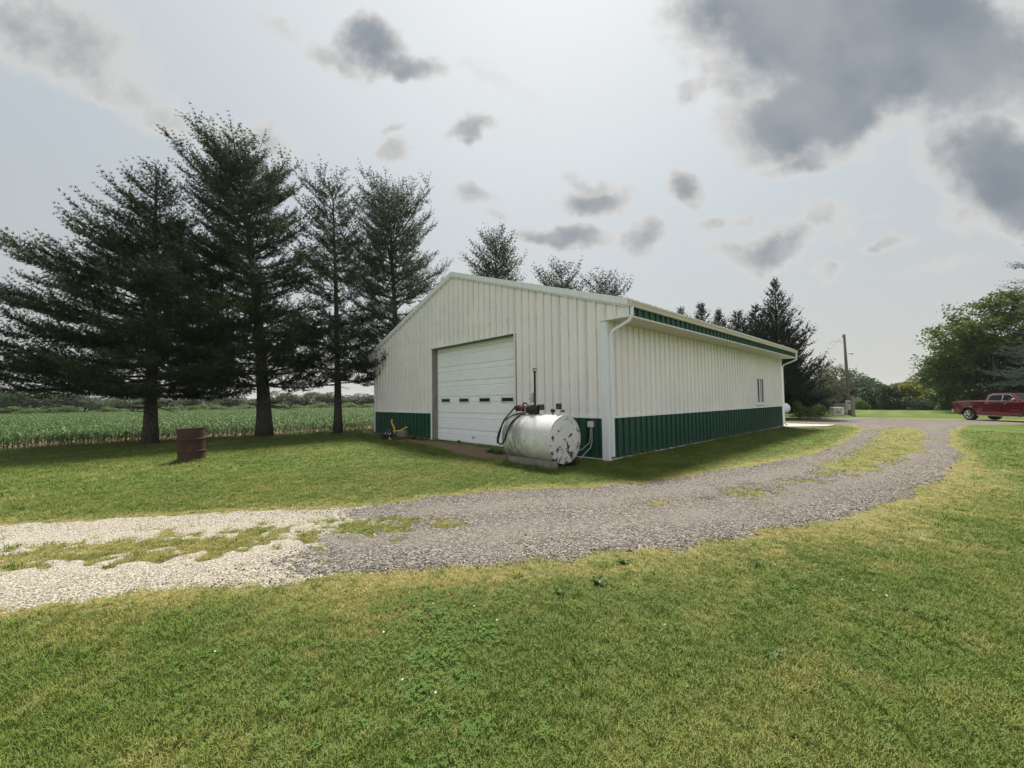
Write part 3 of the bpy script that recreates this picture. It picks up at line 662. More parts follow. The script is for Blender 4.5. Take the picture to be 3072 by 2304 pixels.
# concrete apron at the far corner
def slab(name, poly, z, th, mt):
    b = MB(); b.prism([tuple(p) for p in poly], TR((0, 0, z-th)), th); return b.build(name, mt)
ap = [at(2353, 1281)[:2], at(2475, 1268)[:2], at(2440, 1266)[:2], at(2340, 1266)[:2]]
setp(slab('concrete_apron', [(-6.0, L+0.12), (0.25, L+0.12), (1.55, L+1.6), (1.7, L+3.0), (-6.0, L+3.0)], float(H(0, 17))+0.05, 0.3, M['concrete']), kind='structure')

# ------------------------------------------------------------------ fuel tank beside the door
def tank_mat():
    m, N, b, out = new_mat('flaking_white_paint')
    tc = N.n('ShaderNodeTexCoord').outputs['Object']; sep = N.n('ShaderNodeSeparateXYZ'); N.put(sep.inputs[0], tc)
    nz = N.noise(tc, 5, 6, 0.65)
    base = N.mix(nz, (0.46, 0.46, 0.44, 1), (0.78, 0.79, 0.79, 1))
    mp = N.n('ShaderNodeMapping'); N.put(mp.inputs[0], tc); mp.inputs['Scale'].default_value = (5, 1.2, 1.2)
    soot = N.math('MULTIPLY', N.rng(sep.outputs[0], -0.5, -1.25), N.rng(N.noise(mp.outputs[0], 1.9, 7, 0.7), 0.33, 0.55))
    base = N.mix(N.math('MULTIPLY', soot, 0.85), base, (0.10, 0.09, 0.09, 1))
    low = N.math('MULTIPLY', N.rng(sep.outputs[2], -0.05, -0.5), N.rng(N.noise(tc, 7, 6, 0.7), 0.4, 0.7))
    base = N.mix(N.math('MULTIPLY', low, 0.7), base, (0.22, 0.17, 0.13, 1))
    # rust where the paint has come off: large flakes on the end, a few on the barrel, many towards the ground
    end = N.rng(sep.outputs[0], -0.03, -0.015)
    v = N.noise(tc, 8.0, 3, 0.55); v2 = N.noise(tc, 26.0, 3, 0.6)
    thr = N.math('ADD', N.math('MULTIPLY', end, 0.085), N.math('MULTIPLY', N.math('MULTIPLY', N.rng(sep.outputs[2], 0.15, -0.6), end), 0.10))
    r = N.rng(N.math('ADD', N.math('ADD', v, N.math('MULTIPLY', N.math('SUBTRACT', v2, 0.5), 0.35)), thr), 0.700, 0.715)
    rust = N.mix(N.noise(tc, 30, 4), (0.022, 0.012, 0.009, 1), (0.11, 0.045, 0.022, 1))
    base = N.mix(r, base, rust)
    N.put(b.inputs['Base Color'], base); b.inputs['Roughness'].default_value = 0.42
    bump(N, b, N.math('ADD', N.math('MULTIPLY', r, -0.6), N.noise(tc, 2.2, 3)), 0.35, 0.012)
    return m
M['tank'] = tank_mat()
TR_, TZ, TY, TL = 0.53, 0.635, -1.6, 1.5
tank = thing('fuel_tank', 'white cylindrical fuel tank with rusty flaking end beside the overhead door', 'fuel tank', (0, TY, TZ))
RY = Matrix.Rotation(-PI/2, 4, 'Y')       # local z -> -x
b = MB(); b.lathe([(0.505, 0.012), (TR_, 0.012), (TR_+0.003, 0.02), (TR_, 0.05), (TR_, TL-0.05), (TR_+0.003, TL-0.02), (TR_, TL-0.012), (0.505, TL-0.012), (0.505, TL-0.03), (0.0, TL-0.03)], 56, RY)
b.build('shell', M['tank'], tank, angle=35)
b = MB(); b.lathe([(0.0, -0.004), (0.25, -0.002), (0.42, 0.004), (0.504, 0.018), (0.504, 0.03), (0.0, 0.032)], 56, RY); b.build('end_cap', M['tank'], tank, angle=35)
for s_ in (-1, 1):
    MB().box((-TL+0.1, s_*0.36-0.05, -TZ-0.02), (0.0+0.02, s_*0.36+0.05, -0.43)).build('skid_rail', M['woodgrey'] if s_ < 0 else M['darkmetal'], tank)
MB().box((-0.10, -0.36, -TZ-0.03), (-0.02, -0.22, -0.40)).build('support_foot', M['darkmetal'], tank)
top = TR_
vp = MB(); vp.tube([(-0.905, 0, top-0.02), (-0.905, 0, 1.53)], 0.026, 10); vp.tube([(-0.905, 0, 1.50), (-0.905, 0, 1.535), (-0.905, 0, 1.57), (-0.905, 0, 1.60)], [0.03, 0.04, 0.052, 0.055], 10); vpo = vp.build('vent_pipe', M['darkmetal'], tank, angle=40)
MB().tube([(-0.905, 0, 1.545), (-0.905, 0, 1.575)], [0.047, 0.055], 10).build('pipe_collar', M['hub'], vpo, angle=40)
MB().rbox((-1.01, -0.05, 0.80), (-0.935, 0.03, 0.98), 0.01).box((-0.99, -0.03, 0.981), (-0.95, 0.01, 1.03)).tube([(-1.02, -0.02, 0.90), (-1.06, -0.02, 0.90), (-1.075, -0.02, 0.87)], 0.012, 6).build('switch_box', M['grey'], tank)
for x, h, r, ch in ((-0.70, 0.10, 0.055, 0.13), (-0.185, 0.12, 0.055, 0.13), (-0.07, 0.06, 0.035, 0.045)):
    n_ = MB().tube([(x, 0.0, top-0.03), (x, 0.0, top+h)], r, 12).build('filler_neck', M['hub'], tank, angle=40)
    MB().tube([(x, 0.0, top+h), (x, 0.0, top+h+ch*0.75), (x, 0.0, top+h+ch)], [r*1.12, r*1.22, r*1.05], 14).build('filler_cap', M['darkmetal'], n_, angle=40)
MB().tube([(-0.36, 0.0, top-0.02), (-0.36, 0.0, top+0.06)], 0.012, 6).tube([(-0.36, 0.03, top+0.085), (-0.36, -0.03, top+0.085)], 0.042, 12).build('gauge', M['black'], tank, angle=40)
pm = MB(); pm.tube([(-1.13, 0.0, top+0.12), (-0.78, 0.0, top+0.12)], 0.105, 16); pm.tube([(-1.18, 0.0, top+0.12), (-1.13, 0.0, top+0.12)], [0.07, 0.1], 16); pm.box((-1.05, -0.07, top-0.01), (-0.85, 0.07, top+0.05)); pmo = pm.build('pump_motor', M['darkmetal'], tank, angle=40)
MB().tube([(-1.145, -0.0, top+0.12), (-1.125, -0.0, top+0.12)], 0.108, 16).build('motor_plate', M['grey'], pmo, angle=40)
pb = MB(); pb.tube([(-1.30, 0.0, top-0.02), (-1.30, 0.0, top+0.08)], 0.03, 8); pb.tube([(-1.38, -0.02, top+0.14), (-1.24, 0, top+0.14)], [0.07, 0.065], 12); pbo = pb.build('pump_body', M['red_part'], tank, angle=40)
MB().tube([(-1.50, -0.03, top+0.15), (-1.38, -0.02, top+0.14)], [0.075, 0.08], 12).tube([(-1.56, -0.03, top+0.16), (-1.50, -0.03, top+0.15)], [0.03, 0.045], 8).build('filter', M['black'], pbo, angle=40)
MB().tube([(-1.31, 0.0, top+0.16), (-1.31, 0, top+0.24), (-1.25, 0, top+0.265), (-1.18, 0, top+0.25), (-1.16, 0, top+0.16)], 0.020, 8).build('pump_handle', M['black'], pbo, angle=40)
def hose_pts():
    # from the filter down the near face of the tank, a loop over the shell, back to the top
    key = [(-1.55, -0.05, top+0.15), (-1.60, -0.16, top+0.02), (-1.62, -0.36, 0.36), (-1.60, -0.50, 0.08), (-1.585, -0.56, -0.10), (-1.48, -0.565, -0.16), (-1.38, -0.555, -0.06), (-1.31, -0.53, 0.12), (-1.26, -0.43, 0.345), (-1.20, -0.22, 0.51), (-1.12, -0.11, 0.556), (-1.28, -0.14, 0.552), (-1.42, -0.27, 0.49), (-1.52, -0.42, 0.37), (-1.575, -0.53, 0.14), (-1.59, -0.58, -0.03), (-1.57, -0.60, -0.14)]
    P = [Vector(k) for k in key]; out = []
    for i in range(len(P)-1):
        p0, p1, p2, p3 = P[max(i-1, 0)], P[i], P[i+1], P[min(i+2, len(P)-1)]
        for k in range(5):
            t_ = k/5; out.append(0.5*((2*p1)+(p2-p0)*t_+(2*p0-5*p1+4*p2-p3)*t_*t_+(3*p1-p0-3*p2+p3)*t_**3))
    out.append(P[-1]); return out
MB().tube(hose_pts(), 0.019, 8).build('hose', M['black'], tank, smooth=True)

# ------------------------------------------------------------------ steel drum on the lawn
def drum_mat():
    m, N, b, out = new_mat('rusted_steel')
    tc = N.n('ShaderNodeTexCoord').outputs['Object']
    c = N.mix(N.rng(N.noise(tc, 3, 6, 0.65), 0.3, 0.7), (0.035, 0.019, 0.017, 1), (0.075, 0.036, 0.028, 1))
    mp = N.n('ShaderNodeMapping'); N.put(mp.inputs[0], tc); mp.inputs['Scale'].default_value = (9, 9, 1.2)
    c = N.mix(N.math('MULTIPLY', N.rng(N.noise(mp.outputs[0], 1.5, 5), 0.58, 0.75), 0.6), c, (0.012, 0.009, 0.009, 1))
    c = N.mix(N.rng(N.noise(tc, 9, 4), 0.68, 0.8), c, (0.010, 0.008, 0.008, 1))
    N.put(b.inputs['Base Color'], c); b.inputs['Roughness'].default_value = 0.75; b.inputs['Specular IOR Level'].default_value = 0.3
    bump(N, b, N.noise(tc, 30, 4), 0.3, 0.004); return m
q = at(576, 1384)
drum = thing('steel_drum', 'rusty brown steel drum standing open on the lawn', 'drum', (q[0], q[1], q[2]))
dr = 0.292
prof = [(dr, -0.06), (dr, 0.0)]
for zz in (0.27, 0.58): prof += [(dr, zz-0.034), (dr, zz-0.022), (dr+0.012, zz-0.010), (dr+0.014, zz), (dr+0.012, zz+0.010), (dr, zz+0.022), (dr, zz+0.034)]
prof += [(dr, 0.835), (dr, 0.85), (dr+0.008, 0.858), (dr+0.008, 0.872), (dr-0.004, 0.876), (dr-0.012, 0.866), (dr-0.012, 0.0), (0, 0.0)]
b = MB(); b.lathe(prof, 40); b.build('barrel', drum_mat(), drum, angle=50)
dv = AR*(-1)     # leans to the photograph's left
drum.rotation_euler = (Matrix.Rotation(math.radians(-3.0), 3, Vector((AW[0], AW[1], 0))) @ Matrix.Rotation(math.radians(0.0), 3, Vector(AR))).to_euler()

# ------------------------------------------------------------------ yellow-handled tiller, block and stones at the left corner
ti = thing('garden_tiller', 'small black garden tiller with bent yellow handles by the green wainscot', 'tiller', at(1172, 1320))
def loc(px, py, dd=0.0):
    base = at(1172, 1320); dep = (base-CAM) @ AW; p = deep(px, py, dep+dd); return Vector(p-base)
eng = MB(); eng.lathe([(0.0, 0.22), (0.13, 0.21), (0.17, 0.14), (0.18, 0.0), (0.15, -0.1), (0, -0.11)], 14, Matrix.Translation(loc(1166, 1302))); eng.rbox(tuple(loc(1154, 1308)-Vector((.12, .12, .12))), tuple(loc(1154, 1308)+Vector((.12, .12, .10))), 0.03)
engo = eng.build('engine', M['black'], ti, angle=40)
for k in range(5): MB().box(tuple(loc(1156+k*4, 1300+(k % 2)*3, -0.16)-Vector((.012, .01, .03))), tuple(loc(1156+k*4, 1300+(k % 2)*3, -0.16)+Vector((.012, .01, .03)))).build('fin', M['hub'], engo)
for px, py, dd in ((1170, 1317, -0.18), (1157, 1314, 0.25)):
    p = loc(px, py, dd); Rw = Matrix.Translation(p) @ Vector(AW*-1).to_track_quat('Z', 'Y').to_matrix().to_4x4()
    wt = MB().lathe([(0.055, -0.05), (0.11, -0.05), (0.125, -0.02), (0.125, 0.02), (0.11, 0.05), (0.055, 0.05)], 18, Rw).build('wheel', M['black'], ti, angle=40)
    MB().lathe([(0.0, 0.03), (0.02, 0.065), (0.03, 0.045), (0.07, 0.05), (0.072, 0.03), (0, 0.025)], 16, Rw).build('hub', M['hub'], wt, angle=40)
h1 = MB().tube([loc(1182, 1303), loc(1184, 1293), loc(1183, 1286), loc(1180, 1278), loc(1176, 1270), loc(1175, 1264), loc(1177, 1257)], 0.032, 8).build('handle', M['yellow'], ti, smooth=True)
MB().tube([loc(1177, 1257), loc(1178, 1251)], 0.03, 8).build('grip', M['black'], h1, smooth=True)
h2 = MB().tube([loc(1176, 1293), loc(1192, 1292.5), loc(1200, 1292), loc(1210, 1287), loc(1223, 1280)], 0.026, 8).build('handle', M['yellow'], ti, smooth=True)
MB().tube([loc(1223, 1280), loc(1229, 1276.5)], 0.028, 8).build('grip', M['black'], h2, smooth=True)
MB().tube([loc(1166, 1316, -.1), loc(1182, 1303), loc(1190, 1308)], 0.03, 6).build('frame', M['darkmetal'], ti)
p = at(1206, 1315); st = thing('tree_stump', 'grey weathered stump behind the yellow tiller handle', 'stump', p)
MB().lathe([(0.26, -0.05), (0.22, 0.08), (0.19, 0.30), (0.18, 0.33), (0.10, 0.335), (0, 0.33)], 13).build('wood', M['woodgrey'], st, angle=50)
p = at(1221, 1311); bl = thing('concrete_block', 'small grey concrete block lying beside the weathered stump', 'block', p, 0.4)
MB().rbox((-0.1, -0.09, -0.02), (0.1, 0.09, 0.13), 0.015).build('block', M['concrete'], bl)
rr = random.Random(5)
def rock(name, r, seed, mt, parent=None):
    bm = bmesh.new(); bmesh.ops.create_icosphere(bm, subdivisions=2, radius=r); rnd = random.Random(seed)
    ax = (rnd.uniform(.8, 1.3), rnd.uniform(.7, 1.1), rnd.uniform(.45, .7))
    for v in bm.verts:
        k = 1+0.25*(vnoise(np.array([v.co.x/r*1.3+seed]), np.array([v.co.y/r*1.3+v.co.z/r]), 1.0)[0]-0.5); v.co = Vector((v.co.x*ax[0]*k, v.co.y*ax[1]*k, v.co.z*ax[2]*k))
    me = bpy.data.meshes.new(name); bm.to_mesh(me); bm.free(); me.materials.append(mt); return link(name, me, parent)
for k, (px, py, r, lb) in enumerate([(1098, 1300, 0.20, 'largest reddish field stone at the foot of the left barn corner'), (1112, 1301, 0.15, 'reddish field stone nearest the white left corner trim'), (1106, 1304, 0.11, 'small reddish field stone in front of its two larger neighbours'), (1120, 1305, 0.10, 'small reddish field stone close to the tiller')]):
    p = at(px, py); o = rock('field_stone', r, k+3, M['stone']); o.location = (p[0], p[1], p[2]+r*0.25); o.rotation_euler = (0, 0, k*1.3); setp(o, lb, 'stone', 'stones by the left corner')

# ------------------------------------------------------------------ vegetation builders (arrays)
def unit(a): return a/np.maximum(np.linalg.norm(a, axis=-1, keepdims=True), 1e-9)
def tris(P, D, ln, wd, rng):
    """one thin triangle per row: base at P, pointing along D"""
    S = unit(np.cross(D, rng.normal(size=P.shape)))*np.reshape(wd, (-1, 1))*0.5
    V = np.stack([P-S, P+S, P+D*np.reshape(ln, (-1, 1))], 1).reshape(-1, 3)
    return V, np.arange(len(V)).reshape(-1, 3)
def leaves(P, Nn, sz, rng):
    """one rhombic leaf per row, facing Nn"""
    A = unit(np.cross(Nn, rng.normal(size=P.shape))); B = np.cross(Nn, A); s = np.reshape(sz, (-1, 1))
    V = np.stack([P-A*s, P-B*s*0.55-A*s*0.1, P+A*s, P+B*s*0.55-A*s*0.1], 1).reshape(-1, 3)
    return V, np.arange(len(V)).reshape(-1, 4)
def conifer(seed, h, z0, rad, trunk_r=0.2, lean=(0, 0), step=0.42, nb=6, ang=(2, 55), sag=0.0, upturn=0.35, twig_gap=0.2, tuft_gap=0.13, needle=(0.17, 0.026), per=8, spread=0.5, fan=1.0, taper=0.5, tw_up=0.0, tw_ln=1.0, wind=(0, 0, 0.3), flat=0.35, side=None, skip=0.0, tip_tint=0.45, dead=7):
    """trunk and limbs as tubes, crown as needle triangles. rad(u) is the crown radius at height fraction u."""
    rng = np.random.RandomState(seed); wood = MB(); wind = np.array(wind)
    axis = lambda z: np.array([lean[0]*(z/h)**1.6, lean[1]*(z/h)**1.6, z])
    zs = np.linspace(-0.15, h*0.97, 14); wood.tube([axis(z) if z > 0 else np.array([0, 0, z]) for z in zs], [trunk_r*(1.0-0.93*max(z, 0)/h)*(1.35 if z < 0.1 else (1.1 if z < 0.9 else 1.0)) for z in zs], 10)
    TP = []; TD = []; TT = []; TL = []
    def shoot(p0, d, ln, u, bare=0.0):
        n = max(2, int(ln/tuft_gap)); t = np.linspace(bare, 1, n)[:, None]; bend = upturn*ln*0.5
        pts = p0+d*ln*t+np.array([0, 0, 1.0])*bend*t*t+wind*ln*0.25*t*t
        dd = unit(d+np.array([0, 0, 1.0])*upturn*t+wind*0.5*t)
        TL.append(1.0-taper*t[:, 0]); TP.append(pts); TD.append(dd); TT.append(np.clip(t[:, 0]-0.55, 0, 1)*tip_tint*2*rng.uniform(0.3, 1.0)+rng.uniform(0, 0.25))
    for k in range(dead):        # bare dead limbs under the crown
        zz = z0*rng.uniform(0.55, 1.02); az = rng.uniform(0, 2*PI); d = np.array([math.cos(az), math.sin(az), rng.uniform(-.12, .18)]); ln = rng.uniform(0.5, 1.9)
        q = [axis(zz)+d*ln*t_+np.array([0, 0, -0.10*ln*t_*t_])+rng.normal(size=3)*0.02*ln for t_ in (0, .3, .6, 1)]
        wood.tube([tuple(v) for v in q], [.028, .02, .013, .005], 5, False)
        for j in (1, 2): e = q[j]+(d*0.4+np.array([rng.normal()*.4, rng.normal()*.4, rng.normal()*.15]))*ln*.4; wood.tube([tuple(q[j]), tuple(e)], [.011, .004], 4, False)
    z = z0
    while z < h*0.985:
        u = (z-z0)/(h-z0); n = max(3, int(round(nb*(1-0.35*u)))); a0 = rng.uniform(0, 2*PI)
        for k in range(n):
            if rng.rand() < skip: continue
            az = a0+2*PI*k/n+rng.normal()*0.25; R = rad(u)*rng.uniform(0.68, 1.12)
            if side is not None: R *= side(az, u)
            if R < 0.12: continue
            el = math.radians(ang[0]+(ang[1]-ang[0])*u**1.3+rng.normal()*6)
            d = np.array([math.cos(az)*math.cos(el), math.sin(az)*math.cos(el), math.sin(el)])
            p0 = axis(z+rng.uniform(-.12, .12)); ln = min(R/max(math.cos(el), 0.35), R*1.25); ln = min(ln, (h*1.02-z)/max(math.sin(el)+upturn*0.35, 0.2)) if el > 0 else ln; ln = max(ln, 0.15)
            t = np.linspace(0, 1, 6)[:, None]
            curve = lambda t: p0+d*ln*t+np.array([0, 0, 1.0])*(upturn*0.35*ln*t**2.2-sag*ln*t*(1-0.35*t))+wind*ln*0.12*t*t
            pts = curve(t); br = trunk_r*0.17*min(1, ln/3.0)+0.005
            wood.tube([tuple(q) for q in pts], [br*(1-0.85*v) for v in np.linspace(0, 1, 6)], 5, False)
            m = max(2, int(ln/twig_gap)); sgn = 1
            for j in range(m):
                tt = (0.22 if u < 0.5 else 0.1)+(1-(0.22 if u < 0.5 else 0.1))*(j+rng.rand()*0.6)/m
                if tt > 1: continue
                q = curve(np.array([[tt]]))[0]; sgn = -sgn
                tang = unit(curve(np.array([[min(tt+.02, 1.02)]]))[0]-q+1e-9); lat = unit(np.cross(tang, np.array([0, 0, 1.0])))*sgn
                tw = unit(tang*rng.uniform(0.5, 0.9)+lat*rng.uniform(0.5, 1.0)*fan+np.array([0, 0, 1.0])*(rng.normal()*flat+tw_up))
                tl = tw_ln*(0.26*(1-tt)*ln+0.22+0.10*R)*rng.uniform(0.6, 1.15); tl = min(tl, 1.5, 0.22+0.5*R)
                shoot(q, tw, tl, u, 0.15)
                if tl > 0.55:
                    for s2 in (-1, 1):
                        q2 = q+tw*tl*rng.uniform(0.3, 0.6); l2 = unit(np.cross(tw, np.array([0, 0, 1.0])))*s2
                        shoot(q2, unit(tw+l2*rng.uniform(.6, 1.1)+np.array([0, 0, 1.0])*rng.normal()*flat), tl*0.5, u)
            shoot(pts[-1]-d*0.05, unit(d+np.array([0, 0, .2])), min(0.30+0.06*ln, 0.12+0.5*R), u)
        z += step*(1-0.4*u)*rng.uniform(0.8, 1.2)
    shoot(axis(h*0.95), np.array([0, 0, 1.0]), h*0.05, 1.0)
    P = np.concatenate(TP); D = np.concatenate(TD); T = np.concatenate(TT); TLn = np.repeat(np.concatenate(TL), per)
    P = np.repeat(P, per, 0); D = np.repeat(D, per, 0); T = np.repeat(T, per)
    J = unit(rng.normal(size=P.shape)); D2 = unit(D*(1.05-spread)+J*spread)
    V, F = tris(P+J*0.015, D2, needle[0]*TLn*rng.uniform(0.7, 1.15, len(P)), needle[1], rng); V[:, 2] = np.minimum(V[:, 2], h*1.03)
    tint = np.repeat(np.clip(T+rng.uniform(-.08, .12, len(P)), 0, 1), 3)
    return wood, V, F, tint
def plant_conifer(name, label, cat, loc, mt, bark, group=None, rz=0.0, **kw):
    wood, V, F, tint = conifer(**kw); t = thing(name, label, cat, loc, rz, group)
    wood.build('trunk', bark, t, smooth=True)
    link('crown', mesh_np('crown', V, F, [mt], False, {'tint': ('FLOAT', tint)}), t); return t
def prof(*pts):
    xs = [p[0] for p in pts]; ys = [p[1] for p in pts]; return lambda u: float(np.interp(u, xs, ys))
def toward(v, gain, lo=1.0):
    """longer branches on the side that v points to"""
    a0 = math.atan2(v[1], v[0]); return lambda az, u: lo+gain*max(0.0, math.cos(az-a0))*max(0.0, 1-1.1*u)
LEFT = -AR[:2]; RIGHT = AR[:2]
wl = (LEFT[0]*0.5, LEFT[1]*0.5, 0.55)
plant_conifer('pine_tree', 'dark spreading pine with long low branches behind the rusty drum, leftmost of the row', 'pine tree', at(450, 1332), M['needle'], M['bark'], 'tall pines beside the cornfield',
    seed=11, h=10.9, z0=1.9, rad=prof((0, 3.9), (.3, 3.9), (.5, 2.55), (.65, 1.75), (.8, 1.1), (.9, .65), (1, .15)), trunk_r=0.23, ang=(0, 34), sag=0.08, upturn=0.3, wind=wl, side=toward(LEFT, 0.35, 0.92), step=0.43, nb=8, per=7, twig_gap=0.14, tuft_gap=0.085, flat=0.22, tip_tint=0.6)
plant_conifer('pine_tree', 'tallest pine, broad crowned and leaning left at its top', 'pine tree', at(793, 1310), M['needle'], M['bark'], 'tall pines beside the cornfield',
    seed=23, h=13.1, z0=2.3, rad=prof((0, 3.5), (.25, 3.8), (.6, 3.2), (.8, 2.7), (.93, 1.8), (1, .5)), trunk_r=0.30, lean=(LEFT[0]*1.5, LEFT[1]*1.5), ang=(0, 40), sag=0.06, upturn=0.45, wind=wl, step=0.54, nb=7, per=8, flat=0.25, tip_tint=0.6, skip=0.06, side=toward(LEFT, 0.15, 0.95), twig_gap=0.16, tuft_gap=0.085)
plant_conifer('pine_tree', 'narrow open pine with bare lower trunk, next to the barn end wall', 'pine tree', at(1014, 1300), M['needle'], M['bark'], 'tall pines beside the cornfield',
    seed=37, h=12.4, z0=2.5, rad=prof((0, 3.0), (.2, 2.9), (.5, 2.0), (.75, 1.8), (.92, 1.2), (1, .3)), trunk_r=0.185, lean=(LEFT[0]*0.35, LEFT[1]*0.35), ang=(-2, 42), sag=0.05, upturn=0.45, wind=wl, step=0.62, nb=6, per=7, skip=0.12, flat=0.25, tip_tint=0.6, twig_gap=0.15, tuft_gap=0.085)
plant_conifer('pine_tree', 'bushy olive pine rising behind the left slope of the barn roof', 'pine tree', gat(1195, 22.5), M['needle'], M['bark'], 'tall pines beside the cornfield',
    seed=41, h=13.6, z0=2.6, rad=prof((0, 3.0), (.3, 3.0), (.55, 3.1), (.75, 2.6), (.92, 1.5), (1, .4)), trunk_r=0.24, lean=(LEFT[0]*0.6, LEFT[1]*0.6), ang=(0, 42), sag=0.05, upturn=0.45, wind=wl, step=0.55, nb=7, per=6, skip=0.08, flat=0.28, tip_tint=0.7, twig_gap=0.16, tuft_gap=0.085)
plant_conifer('pine_tree', 'round topped pine showing above the roof ridge right of the gable peak', 'pine tree', gat(1492, 30), M['needle'], M['bark'], 'pines behind the barn',
    seed=53, h=13.9, z0=4.5, rad=prof((0, 3.0), (.5, 2.7), (.75, 2.1), (.92, 1.5), (1, .4)), trunk_r=0.22, ang=(2, 44), upturn=0.45, wind=wl, step=0.55, nb=6, per=7, tip_tint=0.6, twig_gap=0.16, needle=(0.18, 0.034))
plant_conifer('pine_tree', 'pine with two tufted tops seen over the right slope of the barn roof', 'pine tree', gat(1690, 29), M['needle'], M['bark'], 'pines behind the barn',
    seed=59, h=11.2, z0=4.0, rad=prof((0, 2.6), (.6, 2.2), (.85, 1.5), (1, .4)), trunk_r=0.2, ang=(2, 44), upturn=0.45, wind=wl, step=0.55, nb=6, per=7, twig_gap=0.16, needle=(0.18, 0.034))
plant_conifer('pine_tree', 'lower pine top leaning right behind the barn roof slope', 'pine tree', gat(1795, 29.5), M['needle'], M['bark'], 'pines behind the barn',
    seed=61, h=10.6, z0=4.0, rad=prof((0, 2.4), (.6, 2.1), (.85, 1.3), (1, .4)), trunk_r=0.18, lean=(RIGHT[0]*0.8, RIGHT[1]*0.8), ang=(2, 44), upturn=0.45, wind=wl, step=0.55, nb=6, per=7, twig_gap=0.16, needle=(0.18, 0.034))
# red cedars behind the far end of the building
ced = dict(dead=0, nb=8, ang=(14, 40), sag=0.0, upturn=0.45, twig_gap=0.26, tuft_gap=0.15, needle=(0.30, 0.034), per=10, spread=0.30, fan=0.55, taper=0.8, tw_up=0.22, tw_ln=1.25, wind=(0, 0, 0.25), flat=0.35, tip_tint=0.3, step=0.36)
def cedar(px, top, dep, r, seed, label, **kw):
    p = gat(px, dep); h = (deep(px, top, dep)[2]-p[2])
    k = dict(ced); k.update(kw)
    plant_conifer('cedar_tree', label, 'cedar tree', p, M['cedar'], M['bark'], 'dark cedars behind the barn', seed=seed, h=h, z0=0.35, rad=prof((0, r), (.25, r*0.92), (.45, r*0.66), (.62, r*.46), (.76, r*.28), (.88, r*0.12), (1, .05)), trunk_r=0.2, **k)
cedar(2338, 832, 33.5, 3.3, 71, 'tallest dark cedar with a sharp spire beside the far barn corner')
cedar(2276, 912, 34.5, 3.2, 72, 'narrow cedar spire just left of the tallest cedar')
cedar(2222, 930, 34.0, 3.6, 73, 'broad cedar top above the barn eave, second left of the tallest cedar')
cedar(2164, 925, 34.5, 2.6, 74, 'thin ragged cedar top over the middle of the eave')
cedar(2112, 905, 33.5, 2.8, 75, 'pointed cedar spire over the eave with short layered boughs')
cedar(2050, 922, 33.0, 2.6, 76, 'leftmost cedar, only its wispy top showing over the roof edge')
cedar(2400, 1120, 38.0, 2.6, 77, 'low broad cedar right of the tallest cedar', ang=(12, 45))
cedar(2445, 1150, 40.0, 1.9, 78, 'lowest cedar, drooping towards the utility pole', ang=(5, 40))
# spruce at the right border of the view
p = gat(3315, 21.0)
plant_conifer('spruce_tree', 'blue green spruce reaching over the red pickup from the right', 'spruce tree', p, M['needle_spruce'], M['bark'],
    seed=83, h=12.5, z0=2.2, rad=prof((0, 3.9), (.12, 3.6), (.35, 2.5), (.5, 2.75), (.62, 2.7), (.75, 1.7), (1, .15)), trunk_r=0.22, ang=(-6, 30), sag=0.10, upturn=0.25, twig_gap=0.16, tuft_gap=0.10, needle=(0.07, 0.022), per=10, spread=0.8, wind=(0, 0, 0), flat=0.2, step=0.36, nb=7, tip_tint=0.5)

